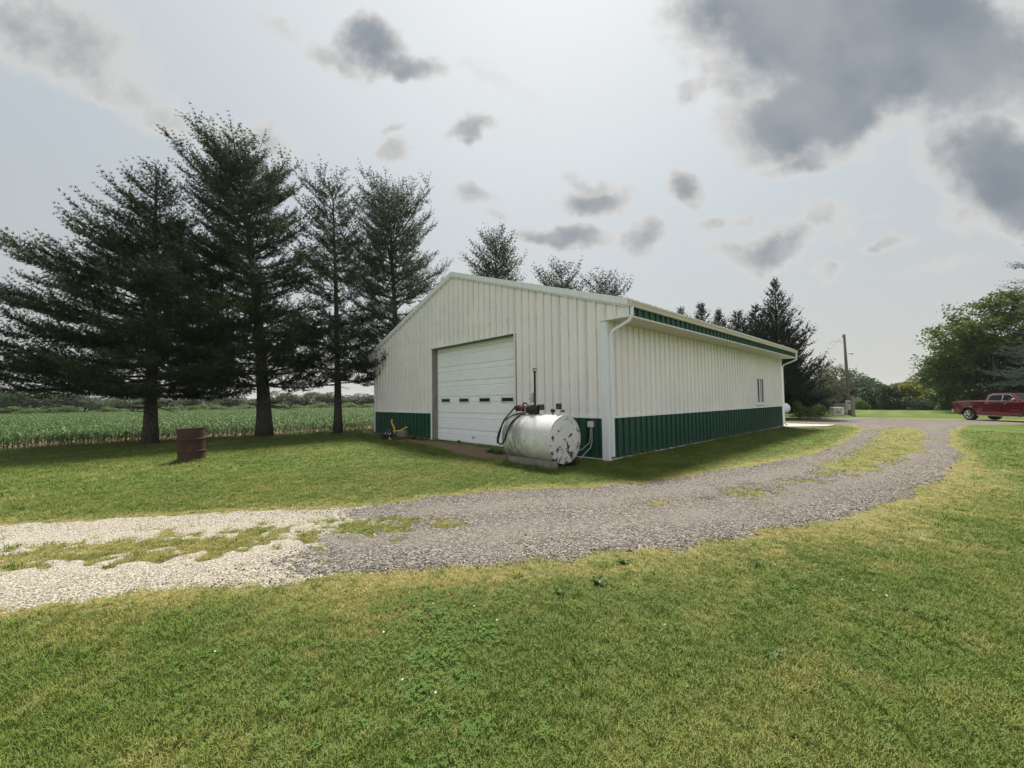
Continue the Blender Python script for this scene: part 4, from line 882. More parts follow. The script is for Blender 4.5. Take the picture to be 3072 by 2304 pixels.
def broadleaf(seed, h, r, trunk_h, trunk_r=0.25, nleaf=26000, size=0.11, levels=4, lobes=None, gap=0.0, wide=1.0):
    """trunk and forking limbs; leaves gathered in sprays at the ends of the twigs"""
    rng = np.random.RandomState(seed); wood = MB(); ends = []
    def grow(p, d, ln, rad, lv):
        n = 4; pts = [p]; dd = d.copy()
        for i in range(n):
            dd = unit(dd+rng.normal(size=3)*0.13+np.array([0, 0, 0.05])); pts.append(pts[-1]+dd*ln/n)
        wood.tube([tuple(q) for q in pts], [rad*(1-0.45*i/n) for i in range(n+1)], 6 if lv < 2 else 4, False)
        if lv >= 2: ends.extend([(q, dd, lv) for q in pts[2:]])
        if lv >= levels: ends.append((pts[-1], dd, lv)); return
        k = rng.randint(3, 5) if lv < levels-1 else 3
        for i in range(k):
            az = rng.uniform(0, 2*PI); e = np.cross(dd, [math.cos(az), math.sin(az), 0.3]); e = unit(e)
            nd = unit(dd*rng.uniform(.5, .95)+e*rng.uniform(.55, 1.0)*wide+np.array([0, 0, 0.12]))
            grow(pts[-1-(i % 2)], nd, ln*rng.uniform(.58, .82), rad*0.55, lv+1)
    wood.tube([(0, 0, -0.2), (0.02, 0, trunk_h*.5), (0.0, 0.03, trunk_h)], [trunk_r*1.3, trunk_r, trunk_r*0.85], 10)
    k = 6
    for i in range(k):
        az = 2*PI*i/k+rng.normal()*0.3; el = rng.uniform(0.35, 1.25)
        grow(np.array([0, 0, trunk_h*rng.uniform(.75, 1.0)]), np.array([math.cos(az)*math.cos(el), math.sin(az)*math.cos(el), math.sin(el)]), r*0.52, trunk_r*0.5, 1)
    E = np.array([e[0] for e in ends])
    # fit the limbs' reach to the wanted crown
    mx = np.percentile(np.hypot(E[:, 0], E[:, 1]), 96); mz = np.percentile(E[:, 2], 98)-trunk_h
    sx = r*0.93/mx; sz = (h-trunk_h)*0.95/mz
    fit = lambda q: np.stack([q[:, 0]*sx, q[:, 1]*sx, np.where(q[:, 2] > trunk_h, trunk_h+(q[:, 2]-trunk_h)*sz, q[:, 2])], 1)
    wv = fit(np.array(wood.V)); wood.V = [tuple(v) for v in wv]; E = fit(E)
    n = len(E); per = max(4, int(nleaf/n)); tone = np.clip(0.5+0.35*rng.normal(size=n), 0, 1)*0.75
    P = np.repeat(E, per, 0); J = rng.normal(size=P.shape)*np.array([0.30, 0.30, 0.15])*min(1.0, r/4)*1.1
    J += np.repeat(unit(E-np.array([0, 0, h*.5]))*0.18, per, 0)
    Nn = unit(rng.normal(size=P.shape)*0.8+np.array([0, 0, 0.9]))
    V, F = leaves(P+J, Nn, size*rng.uniform(.6, 1.2, len(P)), rng)
    tint = np.repeat(np.clip(np.repeat(tone, per)+rng.uniform(-.15, .25, len(P)), 0, 1), 4)
    return wood, V, F, tint
def plant_broad(name, label, cat, loc, mt, group=None, bark=None, **kw):
    wood, V, F, tint = broadleaf(**kw); t = thing(name, label, cat, loc, 0.0, group)
    wood.build('trunk', bark or M['bark2'], t, smooth=True)
    link('crown', mesh_np('crown', V, F, [mt], False, {'tint': ('FLOAT', tint)}), t); return t
def hgt(px, top, dep): return float(deep(px, top, dep)[2]-H(*gat(px, dep)[:2]))
plant_broad('maple_tree', 'large dark broadleaf tree overhanging the lane behind the red pickup', 'tree', gat(3120, 36), M['leaf'], seed=91, h=hgt(3120, 860, 36), r=8.2, trunk_h=2.4, trunk_r=0.38, nleaf=46000, size=0.15, levels=5, wide=1.1)
plant_broad('maple_tree', 'smaller leafy tree under the left side of the large dark broadleaf tree', 'tree', gat(2915, 44), M['leaf_dark'], seed=92, h=hgt(2915, 1080, 44), r=4.4, trunk_h=1.4, trunk_r=0.22, nleaf=26000, size=0.16)
plant_broad('round_tree', 'dense round dark green tree standing past the grass crest', 'tree', gat(2655, 66), M['leaf_dark'], seed=93, h=hgt(2655, 1162, 66), r=3.6, trunk_h=0.7, trunk_r=0.16, nleaf=18000, size=0.2)
plant_broad('round_tree', 'dark rounded tree touching the denser round tree on its left', 'tree', gat(2608, 70), M['leaf_dark'], seed=94, h=hgt(2608, 1160, 70), r=3.0, trunk_h=0.7, trunk_r=0.16, nleaf=14000, size=0.2)
plant_broad('yellow_tree', 'bright yellow green tree with a spreading crown', 'tree', gat(2738, 64), M['leaf_yellow'], seed=95, h=hgt(2738, 1152, 64), r=4.1, trunk_h=1.6, trunk_r=0.15, nleaf=16000, size=0.2, wide=1.2)
plant_broad('sparse_tree', 'thin pale half bare tree behind the low cedars', 'tree', gat(2492, 75), M['leaf_pale'], seed=96, h=hgt(2492, 1100, 75), r=5.0, trunk_h=2.5, trunk_r=0.2, nleaf=5200, size=0.2)

plant_broad('maple_tree', 'dark leafy tree filling the space behind the cab of the red pickup', 'tree', gat(2985, 41), M['leaf_dark'], seed=97, h=hgt(2985, 1010, 41), r=5.0, trunk_h=1.0, trunk_r=0.2, nleaf=26000, size=0.17)
plant_broad('maple_tree', 'dim leafy tree between the yellow green tree and the pickup bed', 'tree', gat(2872, 50), M['leaf'], seed=98, h=hgt(2872, 1150, 50), r=3.0, trunk_h=0.8, trunk_r=0.2, nleaf=20000, size=0.18)
# far trees: four crowns shared by many trees
def far_mesh(seed, mt, n=4200, size=0.42):
    rng = np.random.RandomState(seed); C_ = []; nl = 11
    lob = np.stack([rng.uniform(-.62, .62, nl), rng.uniform(-.62, .62, nl), rng.uniform(.16, .82, nl)], 1); lr = rng.uniform(.2, .36, nl)
    lob = np.vstack([lob, [[0, 0, .45]]]); lr = np.append(lr, .45)
    w = lr**2/np.sum(lr**2); idx = rng.choice(len(lr), n, p=w); u = unit(rng.normal(size=(n, 3))); u[:, 2] = np.abs(u[:, 2])*np.where(rng.rand(n) < .78, 1, -1)
    P = lob[idx]+u*(lr[idx]*rng.uniform(.75, 1.08, n))[:, None]; P[:, 2] = np.maximum(P[:, 2], .04)
    tone = rng.uniform(0, 1, len(lr))[idx]*0.5+rng.uniform(-.1, .45, n)
    Nn = unit(u+rng.normal(size=P.shape)*0.6); V, F = leaves(P, Nn, size*0.1*rng.uniform(.5, 1.2, n), rng)
    crown = mesh_np('crown', V, F, [mt], False, {'tint': ('FLOAT', np.repeat(np.clip(tone, 0, 1), 4))})
    tr = MB(); tr.tube([(0, 0, -.05), (0, 0, .3), (0.03, 0, .6)], [.035, .028, .012], 6)
    for i in range(4): q = lob[i]; tr.tube([(0, 0, .25+.04*i), tuple(q*.9)], [.015, .006], 4, False)
    return crown, tr.mesh('trunk', M['bark2'], True)
FAR = [far_mesh(101+i, m_) for i, m_ in enumerate((M['leaf_far'], M['leaf_far'], M['leaf_dark'], M['bush']))]
def far_tree(name, label, px, top, dep, r, kind, group, cat='tree', sink=0.0):
    p = gat(px, dep); h = hgt(px, top, dep)+sink; cr, tr = FAR[kind]
    t = thing(name, label, cat, (p[0], p[1], p[2]-sink), (px*1.7) % 6.28, group); t.scale = (r, r, h/1.12)
    link('trunk', tr, t); link('crown', cr, t)
G1 = 'woodland edge across the cornfield'
lab1 = 'hazy green woodland tree, %s from the left along the far edge of the cornfield'
for i, (px, top, dep, r, k) in enumerate([(-150, 1120, 84, 7, 0), (-60, 1150, 82, 6, 1), (25, 1175, 80, 5, 0), (105, 1148, 78, 7.5, 2), (180, 1170, 79, 6, 0), (255, 1180, 80, 6, 2), (330, 1192, 80, 5.5, 1), (400, 1188, 86, 6.5, 0), (480, 1185, 90, 7, 1), (560, 1190, 92, 6, 2), (640, 1184, 92, 7, 0), (720, 1188, 94, 6.5, 1), (800, 1182, 92, 7, 2),
                             (870, 1176, 94, 7, 0), (940, 1172, 98, 7.5, 1), (1010, 1178, 96, 7, 0), (1080, 1184, 96, 7, 2), (1150, 1180, 98, 7, 0), (1230, 1176, 100, 8, 1)]):
    far_tree('woodland_tree', lab1 % ORD[i], px, top, dep, r, k, G1)
lab2 = 'pale green bush, %s from the left in front of the far woodland trees'
for i, (px, top, dep, r) in enumerate([(-20, 1222, 72, 3.0), (28, 1218, 73, 3.4), (88, 1226, 72, 2.2), (150, 1222, 74, 2.6), (205, 1216, 74, 2.6), (330, 1218, 76, 2.6), (520, 1216, 80, 3), (590, 1212, 82, 3), (655, 1213, 82, 3.2), (735, 1212, 82, 3), (830, 1208, 84, 3.2), (895, 1212, 84, 2.6), (960, 1206, 84, 3.6), (1045, 1206, 84, 3.8), (1100, 1210, 84, 3.2)]):
    far_tree('field_bush', lab2 % ORD[i], px, top, dep, r, 3, 'bushes along the cornfield edge', 'bush')
lab3 = 'distant hazy woodland tree, %s from the left of those beyond the lane'
for i, (px, top, dep, r, k) in enumerate([(2405, 1150, 100, 9, 1), (2470, 1135, 104, 10, 0), (2530, 1128, 104, 11, 1), (2580, 1126, 108, 11, 0), (2625, 1133, 108, 10, 2), (2670, 1140, 110, 10, 0), (2720, 1138, 112, 10, 1), (2765, 1146, 110, 9, 0), (2810, 1140, 104, 9, 2), (2860, 1130, 100, 9, 0), (2920, 1120, 98, 9, 1), (2990, 1110, 98, 10, 2), (3060, 1110, 98, 10, 0), (3150, 1100, 98, 10, 0)]):
    far_tree('woodland_tree', lab3 % ORD[i], px, top, dep, r, k, 'woodland beyond the lane', sink=2.5)
lab4 = 'low green bush, %s from the left between the cedars and the white generator'
for i, (px, top, dep, r, k) in enumerate([(2350, 1190, 44, 2.0, 3), (2385, 1178, 46, 2.2, 3), (2412, 1196, 46, 1.8, 0), (2445, 1188, 47, 2.2, 3), (2480, 1184, 48, 2.2, 0)]):
    far_tree('hedge_bush', lab4 % ORD[i], px, top, dep, r, k, 'bushes by the cedars', 'bush')
for (px, top, dep, r, k, lb) in [(2398, 1200, 31.5, 1.1, 3, 'bright green bush at the foot of the cedars nearest the propane tank'), (2452, 1205, 33.0, 1.0, 3, 'bright green bush at the foot of the cedars just left of the generator'), (2570, 1190, 58, 2.0, 3, 'pale green bush just right of the weathered plank post'), (2845, 1208, 52, 1.8, 3, 'small bright bush behind the tailgate of the red pickup'), (2775, 1190, 60, 2.6, 0, 'dim green bush between the yellow tree and the large broadleaf tree'), (2800, 1180, 62, 3.0, 2, 'dark bush right of the yellow green tree')]:
    far_tree('yard_bush', lb, px, top, dep, r, k, None, 'bush')

# ------------------------------------------------------------------ utility pole, meter cabinet, plank, generator, tank
P0 = at(2549, 1246); PD = float((P0-CAM) @ AW)
def rel(px, py, dd=0.0): return Vector(deep(px, py, PD+dd)-P0)
pole = thing('utility_pole', 'leaning grey wooden utility pole with a yard light', 'utility pole', P0)
ptop = rel(2532, 1003)
MB().tube([(0, 0, -0.3), tuple(ptop*0.35), tuple(ptop)], [0.145, 0.13, 0.10], 12).build('shaft', M['polewood'], pole, smooth=True)
la = rel(2536, 1062); hd = rel(2551, 1061)
lo = MB().tube([tuple(la), tuple((la+hd)/2+Vector((0, 0, .03))), tuple(hd)], 0.03, 6).build('lamp_arm', M['grey'], pole)
MB().lathe([(0.0, 0.10), (0.08, 0.09), (0.15, 0.03), (0.16, -0.02), (0.13, -0.05), (0.0, -0.06)], 14, Matrix.Translation(hd+Vector((AR[0], AR[1], 0))*0.08)).build('lamp_head', M['grey'], lo, smooth=True)
ins = rel(2527, 1009); MB().tube([tuple(rel(2531, 1009)), tuple(ins)], 0.025, 6).tube([tuple(ins-Vector((0, 0, .08))), tuple(ins+Vector((0, 0, .08)))], 0.05, 8).build('insulator', M['grey'], pole)
ri = lambda a, b_, c: Vector((AR[0], AR[1], 0)).normalized()*a+Vector((AW[0], AW[1], 0)).normalized()*b_+Vector((0, 0, c))
Tf = Matrix((tuple(ri(1, 0, 0))+(0,), tuple(ri(0, 1, 0))+(0,), (0, 0, 1, 0), (0, 0, 0, 1))).transposed()
cc_ = rel(2545, 1215.5, -0.25); wpx = PD/F_PX
cab = MB().rbox((-8*wpx, -0.12, -14*wpx), (8*wpx, 0.06, 14*wpx), 0.02, Matrix.Translation(cc_) @ Tf).build('meter_cabinet', M['grey'], pole)
MB().box((-5.5*wpx, -0.135, 5*wpx), (5.5*wpx, -0.1205, 7.5*wpx), Matrix.Translation(cc_) @ Tf).build('dark_slot', M['black'], cab)
MB().box((-6*wpx, -0.132, -9*wpx), (6*wpx, -0.1205, -0.2*wpx), Matrix.Translation(cc_) @ Tf).build('cover', M['grey'], cab)
MB().tube([tuple(cc_+ri(-.1, 0, -14*wpx)), tuple(cc_+ri(-.12, 0, -28*wpx))], 0.03, 6).build('conduit', M['grey'], cab)
pk = thing('plank_post', 'weathered grey plank post standing right beside the utility pole', 'post', at(2561, 1250))
zt = 38*wpx
MB().box((-4.6*wpx, -0.04, -0.2), (3.2*wpx, 0.06, zt*1.55), Tf).build('plank', M['woodgrey'], pk); MB().box((3.4*wpx, -0.02, -0.2), (4.6*wpx, 0.05, zt*1.48), Tf).build('plank', M['woodgrey'], pk)
# wires: from the pole top to the left behind the cedar
def wire(name, label, a, b_, sag, r=0.018):
    a = Vector(a); b_ = Vector(b_); pts = [a.lerp(b_, i/16)-Vector((0, 0, sag*4*(i/16)*(1-i/16))) for i in range(17)]
    MBo = MB().tube(pts, r, 5); setp(MBo.build(name, M['grey'] if r > .015 else M['black'], None, smooth=True), label, 'power line')
wire('power_line', 'thin overhead wire running from the pole top towards the cedars', P0+np.array(ins), deep(2380, 1098, PD-1), 0.55, 0.022)
wire('power_line', 'looped service cable drooping below the overhead wire at the pole', P0+np.array(rel(2533, 1030)), deep(2488, 1030, PD-0.4), -0.22, 0.02)
# generator
gb = at(2511, 1247); Gd = float((gb-CAM) @ AW); wg = Gd/F_PX
gen = thing('standby_generator', 'white standby generator cabinet on the grass by the utility pole', 'generator', gb)
gw, gh = 15*wg, 24*wg
case = MB().rbox((-gw, -0.28, 0.04), (gw, 0.28, gh), 0.03, Tf).build('housing', M['genwhite'], gen)
MB().rbox((-gw-0.02, -0.30, gh-0.03), (gw+0.02, 0.30, gh+0.05), 0.03, Tf).build('lid', M['genwhite'], gen)
for sx in (-0.52, 0.1):
    gr = MB()
    for k in range(8): gr.box((gw*sx-0.14+0.035*k, -0.292, gh*0.22), (gw*sx-0.122+0.035*k, -0.281, gh*0.70), Tf)
    gr.build('grille', M['grey'], gen)
MB().box((-gw*0.75, -0.29, gh*0.82), (-gw*0.2, -0.281, gh*0.88), Tf).build('badge', M['black'], gen); MB().box((gw*0.3, -0.29, gh*0.76), (gw*0.5, -0.281, gh*0.84), Tf).build('sticker', M['lamp_red'], gen)
MB().box((-gw-0.08, -0.35, -0.05), (gw+0.08, 0.35, 0.038), Tf).build('pad', M['concrete'], gen)
for hz_ in (0.25, 0.45):
    MB().tube([tuple(Tf @ Vector((gw, 0, gh*hz_+.1))), tuple(Tf @ Vector((gw+0.55, 0.1, gh*hz_+.12)))], 0.03, 6).build('conduit', M['grey'], gen)
# dark stacked timbers behind the generator
tb = thing('timber_stack', 'dark brown stack of old timbers behind the generator', 'timber', gat(2520, Gd+1.6), 0.0)
rr = random.Random(3)
for r_ in range(4):
    for k in range(3):
        yy = k*0.27; MB().rbox((-0.62+rr.uniform(-.06, .06), yy, 0.02+r_*0.255), (0.66+rr.uniform(-.06, .06), yy+0.24, 0.26+r_*0.255), 0.02, Tf).build('timber', M['polewood'], tb)
# propane tank by the far corner
pp = gat(2310, 29.5); pr = thing('propane_tank', 'white round ended propane tank showing past the far barn corner', 'propane tank', (pp[0], pp[1], pp[2]))
Rp = Matrix.Translation((0, 0, 0.92)) @ Tf @ Matrix.Rotation(PI/2, 4, 'Y'); zr = 0.40
pf = [(0, -1.0-zr)]+[(zr*math.sin(a), -1.0-zr*math.cos(a)) for a in np.linspace(0.2, PI/2, 8)]+[(zr*math.cos(a), 1.0+zr*math.sin(a)) for a in np.linspace(0, PI/2-.15, 8)]+[(0, 1.0+zr)]
MB().lathe(pf, 28, Rp).build('shell', M['propane'], pr, smooth=True)
for s_ in (-0.7, 0.7): MB().box((s_-0.06, -0.25, -0.1), (s_+0.06, 0.25, 0.60), Tf).build('leg', M['grey'], pr)
MB().lathe([(0.12, 0.0), (0.13, 0.10), (0.10, 0.16), (0, 0.17)], 14, Matrix.Translation((0, 0, 1.30))).build('valve_dome', M['propane'], pr, smooth=True)
# pale road and brown roof beyond the crest
rd = MB(); ra, rb = at(2735, 1231), at(3080, 1226); rc, re_ = at(3080, 1229.5), at(2735, 1228.6)
rdv = unit(np.array([AR[0], AR[1], 0])); c0 = gat(2890, 49.0)
pts = [gat(2700, 52), gat(2790, 51), gat(2900, 50), gat(3072, 49), gat(3400, 48)]; wid = unit(np.array([AW[0], AW[1], 0]))
V = []
for q in pts:
    for k in (-1.2, 1.2): w_ = q+wid*k; V.append((w_[0], w_[1], float(H(w_[0], w_[1]))+0.03))
setp(link('road', mesh_np('road', V, [(2*i, 2*i+2, 2*i+3, 2*i+1) for i in range(4)], [M['concrete']])), kind='structure')
hs = thing('shed', 'small low shed with a brown roof beyond the grass crest', 'shed', gat(2588, 68))
MB().box((-1.6, -1.5, -1.0), (1.6, 1.5, 0.55), Tf).build('wall', M['woodgrey'], hs)
T2 = Tf @ Matrix.Translation((0, 0, 0.55)); MB().add([T2 @ Vector(v) for v in ((-1.9, -1.8, 0), (1.9, -1.8, 0), (1.9, 0, .75), (-1.9, 0, .75), (1.9, 1.8, 0), (-1.9, 1.8, 0))], [(0, 1, 2, 3), (3, 2, 4, 5), (0, 3, 5), (1, 4, 2), (0, 5, 4, 1)]).build('roof', M['shingle'], hs)
fp = thing('fence_post', 'thin grey fence post among the bushes by the cedars', 'post', gat(2428, 42)); MB().tube([(0, 0, -.2), (-.05, 0, 1.5)], 0.05, 6).build('shaft', M['woodgrey'], fp)

# ------------------------------------------------------------------ red pickup
def pickup(loc, rz, s):
    t = thing('pickup_truck', 'dark red crew cab pickup truck parked on the gravel lane', 'pickup truck', loc, rz); t.scale = (s, s, s)
    arc = lambda cx, r, a0, a1, n=9: [(cx+r*math.cos(a), 0.42+r*math.sin(a)) for a in np.linspace(a0, a1, n)]
    out = [(-1.02, 0.62), (-1.08, 0.95), (-1.06, 1.28), (-0.98, 1.36), (0.98, 1.38), (1.0, 1.33), (3.05, 1.33), (3.3, 1.34), (4.45, 1.26), (4.62, 1.12), (4.66, 0.62), (4.55, 0.45), (4.32, 0.42)]
    out += arc(3.75, 0.52, 0.05, PI-0.05)+[(3.2, 0.42), (0.56, 0.42)]+arc(0.0, 0.52, 0.05, PI-0.05)+[(-0.56, 0.50), (-0.93, 0.55)]
    bm = bmesh.new(); vs = [[bm.verts.new((x, y*(0.985 if 0.6 < z < 1.25 else 0.95), z)) for x, z in out] for y in (-1, 1)]
    n = len(out)
    for i in range(n): bm.faces.new((vs[0][i], vs[0][(i+1) % n], vs[1][(i+1) % n], vs[1][i]))
    bm.faces.new(vs[0][::-1]); bm.faces.new(vs[1]); bmesh.ops.triangulate(bm, faces=[f for f in bm.faces if len(f.verts) > 4])
    bmesh.ops.recalc_face_normals(bm, faces=bm.faces)
    me = bpy.data.meshes.new('body'); bm.to_mesh(me); bm.free(); me.materials.append(M['truckred']); body = link('body', me, t)
    md = body.modifiers.new('edge', 'BEVEL'); md.width = 0.035; md.segments = 3; md.limit_method = 'ANGLE'; md.angle_limit = math.radians(50)
    # bed opening
    MB().box((-0.94, -0.80, 1.372), (0.90, 0.80, 1.395)).build('bed_cover', M['black'], t, bevel=0.01)
    # cab: tapered greenhouse
    cabp = [(0.98, 1.32), (1.10, 1.60), (1.22, 1.86), (1.36, 1.915), (2.3, 1.925), (2.52, 1.89), (3.28, 1.34)]
    yw = lambda z: 0.945-(z-1.3)*0.30
    V = []; F = []
    for x, z in cabp: V += [(x, -yw(z), z), (x, yw(z), z)]
    for i in range(len(cabp)-1): F.append((2*i, 2*i+1, 2*i+3, 2*i+2))
    F.append(tuple(range(0, 2*len(cabp), 2))); F.append(tuple(range(1, 2*len(cabp), 2))[::-1]); F.append((0, 2*len(cabp)-2, 2*len(cabp)-1, 1))
    MB().add(V, F).build('cab', M['truckred'], t, bevel=0.03)
    def side_panel(name, pts, y_off, mt, par=t):
        for sg in (-1, 1):
            b = MB(); V = [(x, sg*(yw(z)+y_off), z) for x, z in pts]+[(x, sg*(yw(z)+y_off-0.02), z) for x, z in pts]; n = len(pts)
            b.add(V, [tuple(range(n)), tuple(range(n, 2*n))[::-1]]+[(i, i+n, (i+1) % n+n, (i+1) % n) for i in range(n)]); b.build(name, mt, par)
    side_panel('window_trim', [(1.165, 1.388), (1.275, 1.735), (1.365, 1.825), (2.40, 1.825), (2.50, 1.785), (3.02, 1.388)], 0.006, M['chrome'])
    side_panel('rear_window', [(1.20, 1.41), (1.30, 1.73), (1.38, 1.80), (2.02, 1.81), (2.02, 1.41)], 0.012, M['glass']); side_panel('front_window', [(2.08, 1.41), (2.08, 1.81), (2.38, 1.80), (2.48, 1.76), (2.96, 1.41)], 0.012, M['glass'])
    ws = MB(); ws.add([(2.56, -0.70, 1.875), (2.56, 0.70, 1.875), (3.24, 0.84, 1.385), (3.24, -0.84, 1.385), (2.545, -0.70, 1.86), (2.545, 0.70, 1.86), (3.22, 0.84, 1.37), (3.22, -0.84, 1.37)], [(0, 3, 2, 1), (4, 5, 6, 7), (0, 1, 5, 4), (1, 2, 6, 5), (2, 3, 7, 6), (3, 0, 4, 7)]); ws.build('windshield', M['glass'], t)
    MB().add([(1.03, -0.72, 1.42), (1.03, 0.72, 1.42), (1.17, 0.66, 1.78), (1.17, -0.66, 1.78)], [(0, 3, 2, 1)]).build('back_glass', M['glass'], t)
    for y0 in (-1, 1):
        for x0 in (0.0, 3.75):
            T = Matrix.Translation((x0, y0*0.83, 0.42)) @ Matrix.Rotation(-y0*PI/2, 4, 'X')
            wt = MB().lathe([(0.27, 0.13), (0.38, 0.14), (0.415, 0.10), (0.42, 0.0), (0.415, -0.12), (0.3, -0.14)], 28, T).build('wheel', M['black'], t, angle=40)
            rm = MB(); rm.lathe([(0.275, 0.135), (0.26, 0.12), (0.24, 0.06), (0.0, 0.05)], 24, T)
            rm.build('rim_well', M['darkmetal'], wt, angle=40)
            sp = MB(); sp.lathe([(0.255, 0.125), (0.275, 0.142), (0.29, 0.138)], 24, T); sp.lathe([(0, 0.14), (0.06, 0.135), (0.07, 0.08)], 12, T)
            for k in range(6):
                a = 2*PI*k/6
                for da in (-0.16, 0.16): sp.tube([T @ Vector((0.05*math.cos(a), 0.05*math.sin(a), 0.12)), T @ Vector((0.26*math.cos(a+da), 0.26*math.sin(a+da), 0.13))], 0.018, 5)
            sp.build('spokes', M['chrome'], wt)
        MB().rbox((2.72, y0*0.96 if y0 > 0 else -1.20, 1.38), (2.86, 1.20 if y0 > 0 else -0.96, 1.56), 0.03).build('mirror', M['chrome'], t)
        for x0 in (1.12, 2.18): MB().rbox((x0, y0*0.955-0.02, 1.20), (x0+0.20, y0*0.955+0.045*y0+0.02, 1.235), 0.01).build('door_handle', M['chrome'], t)
        for x0, x1 in ((0.985, 0.995), (2.05, 2.06), (3.12, 3.13)): MB().box((x0, y0*0.9855-0.003, 0.50), (x1, y0*0.9855+0.003, 1.31)).build('door_seam', M['black'], t)
        MB().rbox((0.62, y0*0.98-0.09, 0.36), (3.1, y0*0.98+0.09, 0.42), 0.02).build('running_board', M['chrome'], t)
        MB().rbox((2.55, y0*0.985-0.012, 0.78), (3.1, y0*0.985+0.012, 0.81), 0.005).build('side_emblem', M['chrome'], t)
        MB().rbox((-1.095, y0*0.87-0.08, 0.92), (-0.98, y0*0.87+0.11 if y0 > 0 else y0*0.87+0.08, 1.30), 0.02).build('tail_light', M['lamp_red'], t)
        arch = MB(); 
        for x0 in (0.0, 3.75): arch.tube([(x0+0.54*math.cos(a), y0*0.975, 0.42+0.54*math.sin(a)) for a in np.linspace(0.0, PI, 15)], 0.025, 6)
        arch.build('wheel_arch', M['truckred'], t, smooth=True)
    MB().rbox((-1.20, -0.95, 0.58), (-1.02, 0.95, 0.78), 0.04).build('rear_bumper', M['chrome'], t)
    MB().rbox((4.60, -0.97, 0.50), (4.78, 0.97, 0.82), 0.05).build('front_bumper', M['chrome'], t)
    MB().rbox((4.60, -0.72, 0.84), (4.70, 0.72, 1.16), 0.03).build('radiator_grille', M['chrome'], t)
    for y0 in (-0.84, 0.84): MB().rbox((4.52, y0-0.11, 0.92), (4.69, y0+0.11, 1.14), 0.03).build('headlight', M['glass'], t)
    MB().box((-0.9, -0.75, 0.38), (4.3, 0.75, 0.55)).build('underbody', M['darkmetal'], t)
    return t
tk = at(2913, 1261)
hd_ = math.radians(-46)
off = Vector((math.sin(hd_), -math.cos(hd_)))*0.83*0.965     # right-side wheel stands at this point
pickup((tk[0]-off.x, tk[1]-off.y, tk[2]+0.012), hd_, 0.965)

# ------------------------------------------------------------------ scattered stuff: grass, clover, weeds, gravel, corn
def scatter_group():
    g = bpy.data.node_groups.new('scatter', 'GeometryNodeTree')
    g.interface.new_socket('Geometry', in_out='INPUT', socket_type='NodeSocketGeometry'); g.interface.new_socket('Source', in_out='INPUT', socket_type='NodeSocketCollection')
    g.interface.new_socket('Geometry', in_out='OUTPUT', socket_type='NodeSocketGeometry')
    gi = g.nodes.new('NodeGroupInput'); go = g.nodes.new('NodeGroupOutput'); ci = g.nodes.new('GeometryNodeCollectionInfo'); ip = g.nodes.new('GeometryNodeInstanceOnPoints')
    ci.transform_space = 'ORIGINAL'; ci.inputs['Separate Children'].default_value = True; ci.inputs['Reset Children'].default_value = True
    L_ = g.links.new; L_(gi.outputs['Source'], ci.inputs['Collection']); L_(gi.outputs['Geometry'], ip.inputs['Points']); L_(ci.outputs[0], ip.inputs['Instance']); ip.inputs['Pick Instance'].default_value = True
    for nm, typ, sk in (('rot', 'FLOAT_VECTOR', 'Rotation'), ('scl', 'FLOAT_VECTOR', 'Scale'), ('idx', 'INT', 'Instance Index')):
        a = g.nodes.new('GeometryNodeInputNamedAttribute'); a.data_type = typ; a.inputs[0].default_value = nm
        L_([o for o in a.outputs if o.enabled][0], ip.inputs[sk])
    L_(ip.outputs[0], go.inputs[0]); return g
SG = scatter_group()
def source(name, meshes):
    c = bpy.data.collections.new(name)
    for i, me in enumerate(meshes): o = bpy.data.objects.new('%s_%02d' % (name, i), me); c.objects.link(o)
    return c
def scatter(name, P, scl, tint, src, nvar, rng, tilt=0.15, label=None):
    n = len(P); rot = np.stack([rng.normal(size=n)*tilt, rng.normal(size=n)*tilt, rng.uniform(0, 2*PI, n)], 1)
    scl = np.asarray(scl); scl = np.repeat(scl[:, None], 3, 1) if scl.ndim == 1 else scl
    me = mesh_np(name, P, attrs={'rot': ('FLOAT_VECTOR', rot.astype(np.float32)), 'scl': ('FLOAT_VECTOR', scl.astype(np.float32)), 'idx': ('INT', rng.randint(0, nvar, n).astype(np.int32)), 'tint': ('FLOAT', np.clip(tint, 0, 1).astype(np.float32))})
    o = link(name, me); md = o.modifiers.new('scatter', 'NODES'); md.node_group = SG
    ident = [i.identifier for i in SG.interface.items_tree if i.name == 'Source'][0]; md[ident] = src
    return setp(o, kind='stuff')
def blades(seed, n, rad, h, w, lean=0.5, mt=None, name='tuft'):
    rng = np.random.RandomState(seed); V = []; F = []
    for i in range(n):
        a = rng.uniform(0, 2*PI); r = rad*math.sqrt(rng.rand()); p = np.array([r*math.cos(a), r*math.sin(a), -0.006])
        b = a+rng.normal()*1.0; out = np.array([math.cos(b), math.sin(b), 0]); s = np.array([-out[1], out[0], 0]); hh = h*rng.uniform(.55, 1.15); le = lean*rng.uniform(.2, 1.3); ww = w*rng.uniform(.7, 1.2)/2
        m = p+np.array([0, 0, hh*.6])+out*hh*le*.3; t = p+np.array([0, 0, hh*(1-.25*le)])+out*hh*le
        k = len(V); V += [p-s*ww, p+s*ww, m+s*ww*.8, m-s*ww*.8, t]; F += [(k, k+1, k+2, k+3)]; F += [(k+3, k+2, k+4)]
    me = bpy.data.meshes.new(name); me.from_pydata([tuple(v) for v in V], [], F); me.materials.append(mt or M['grass']); return me
rngS = np.random.RandomState(2024)
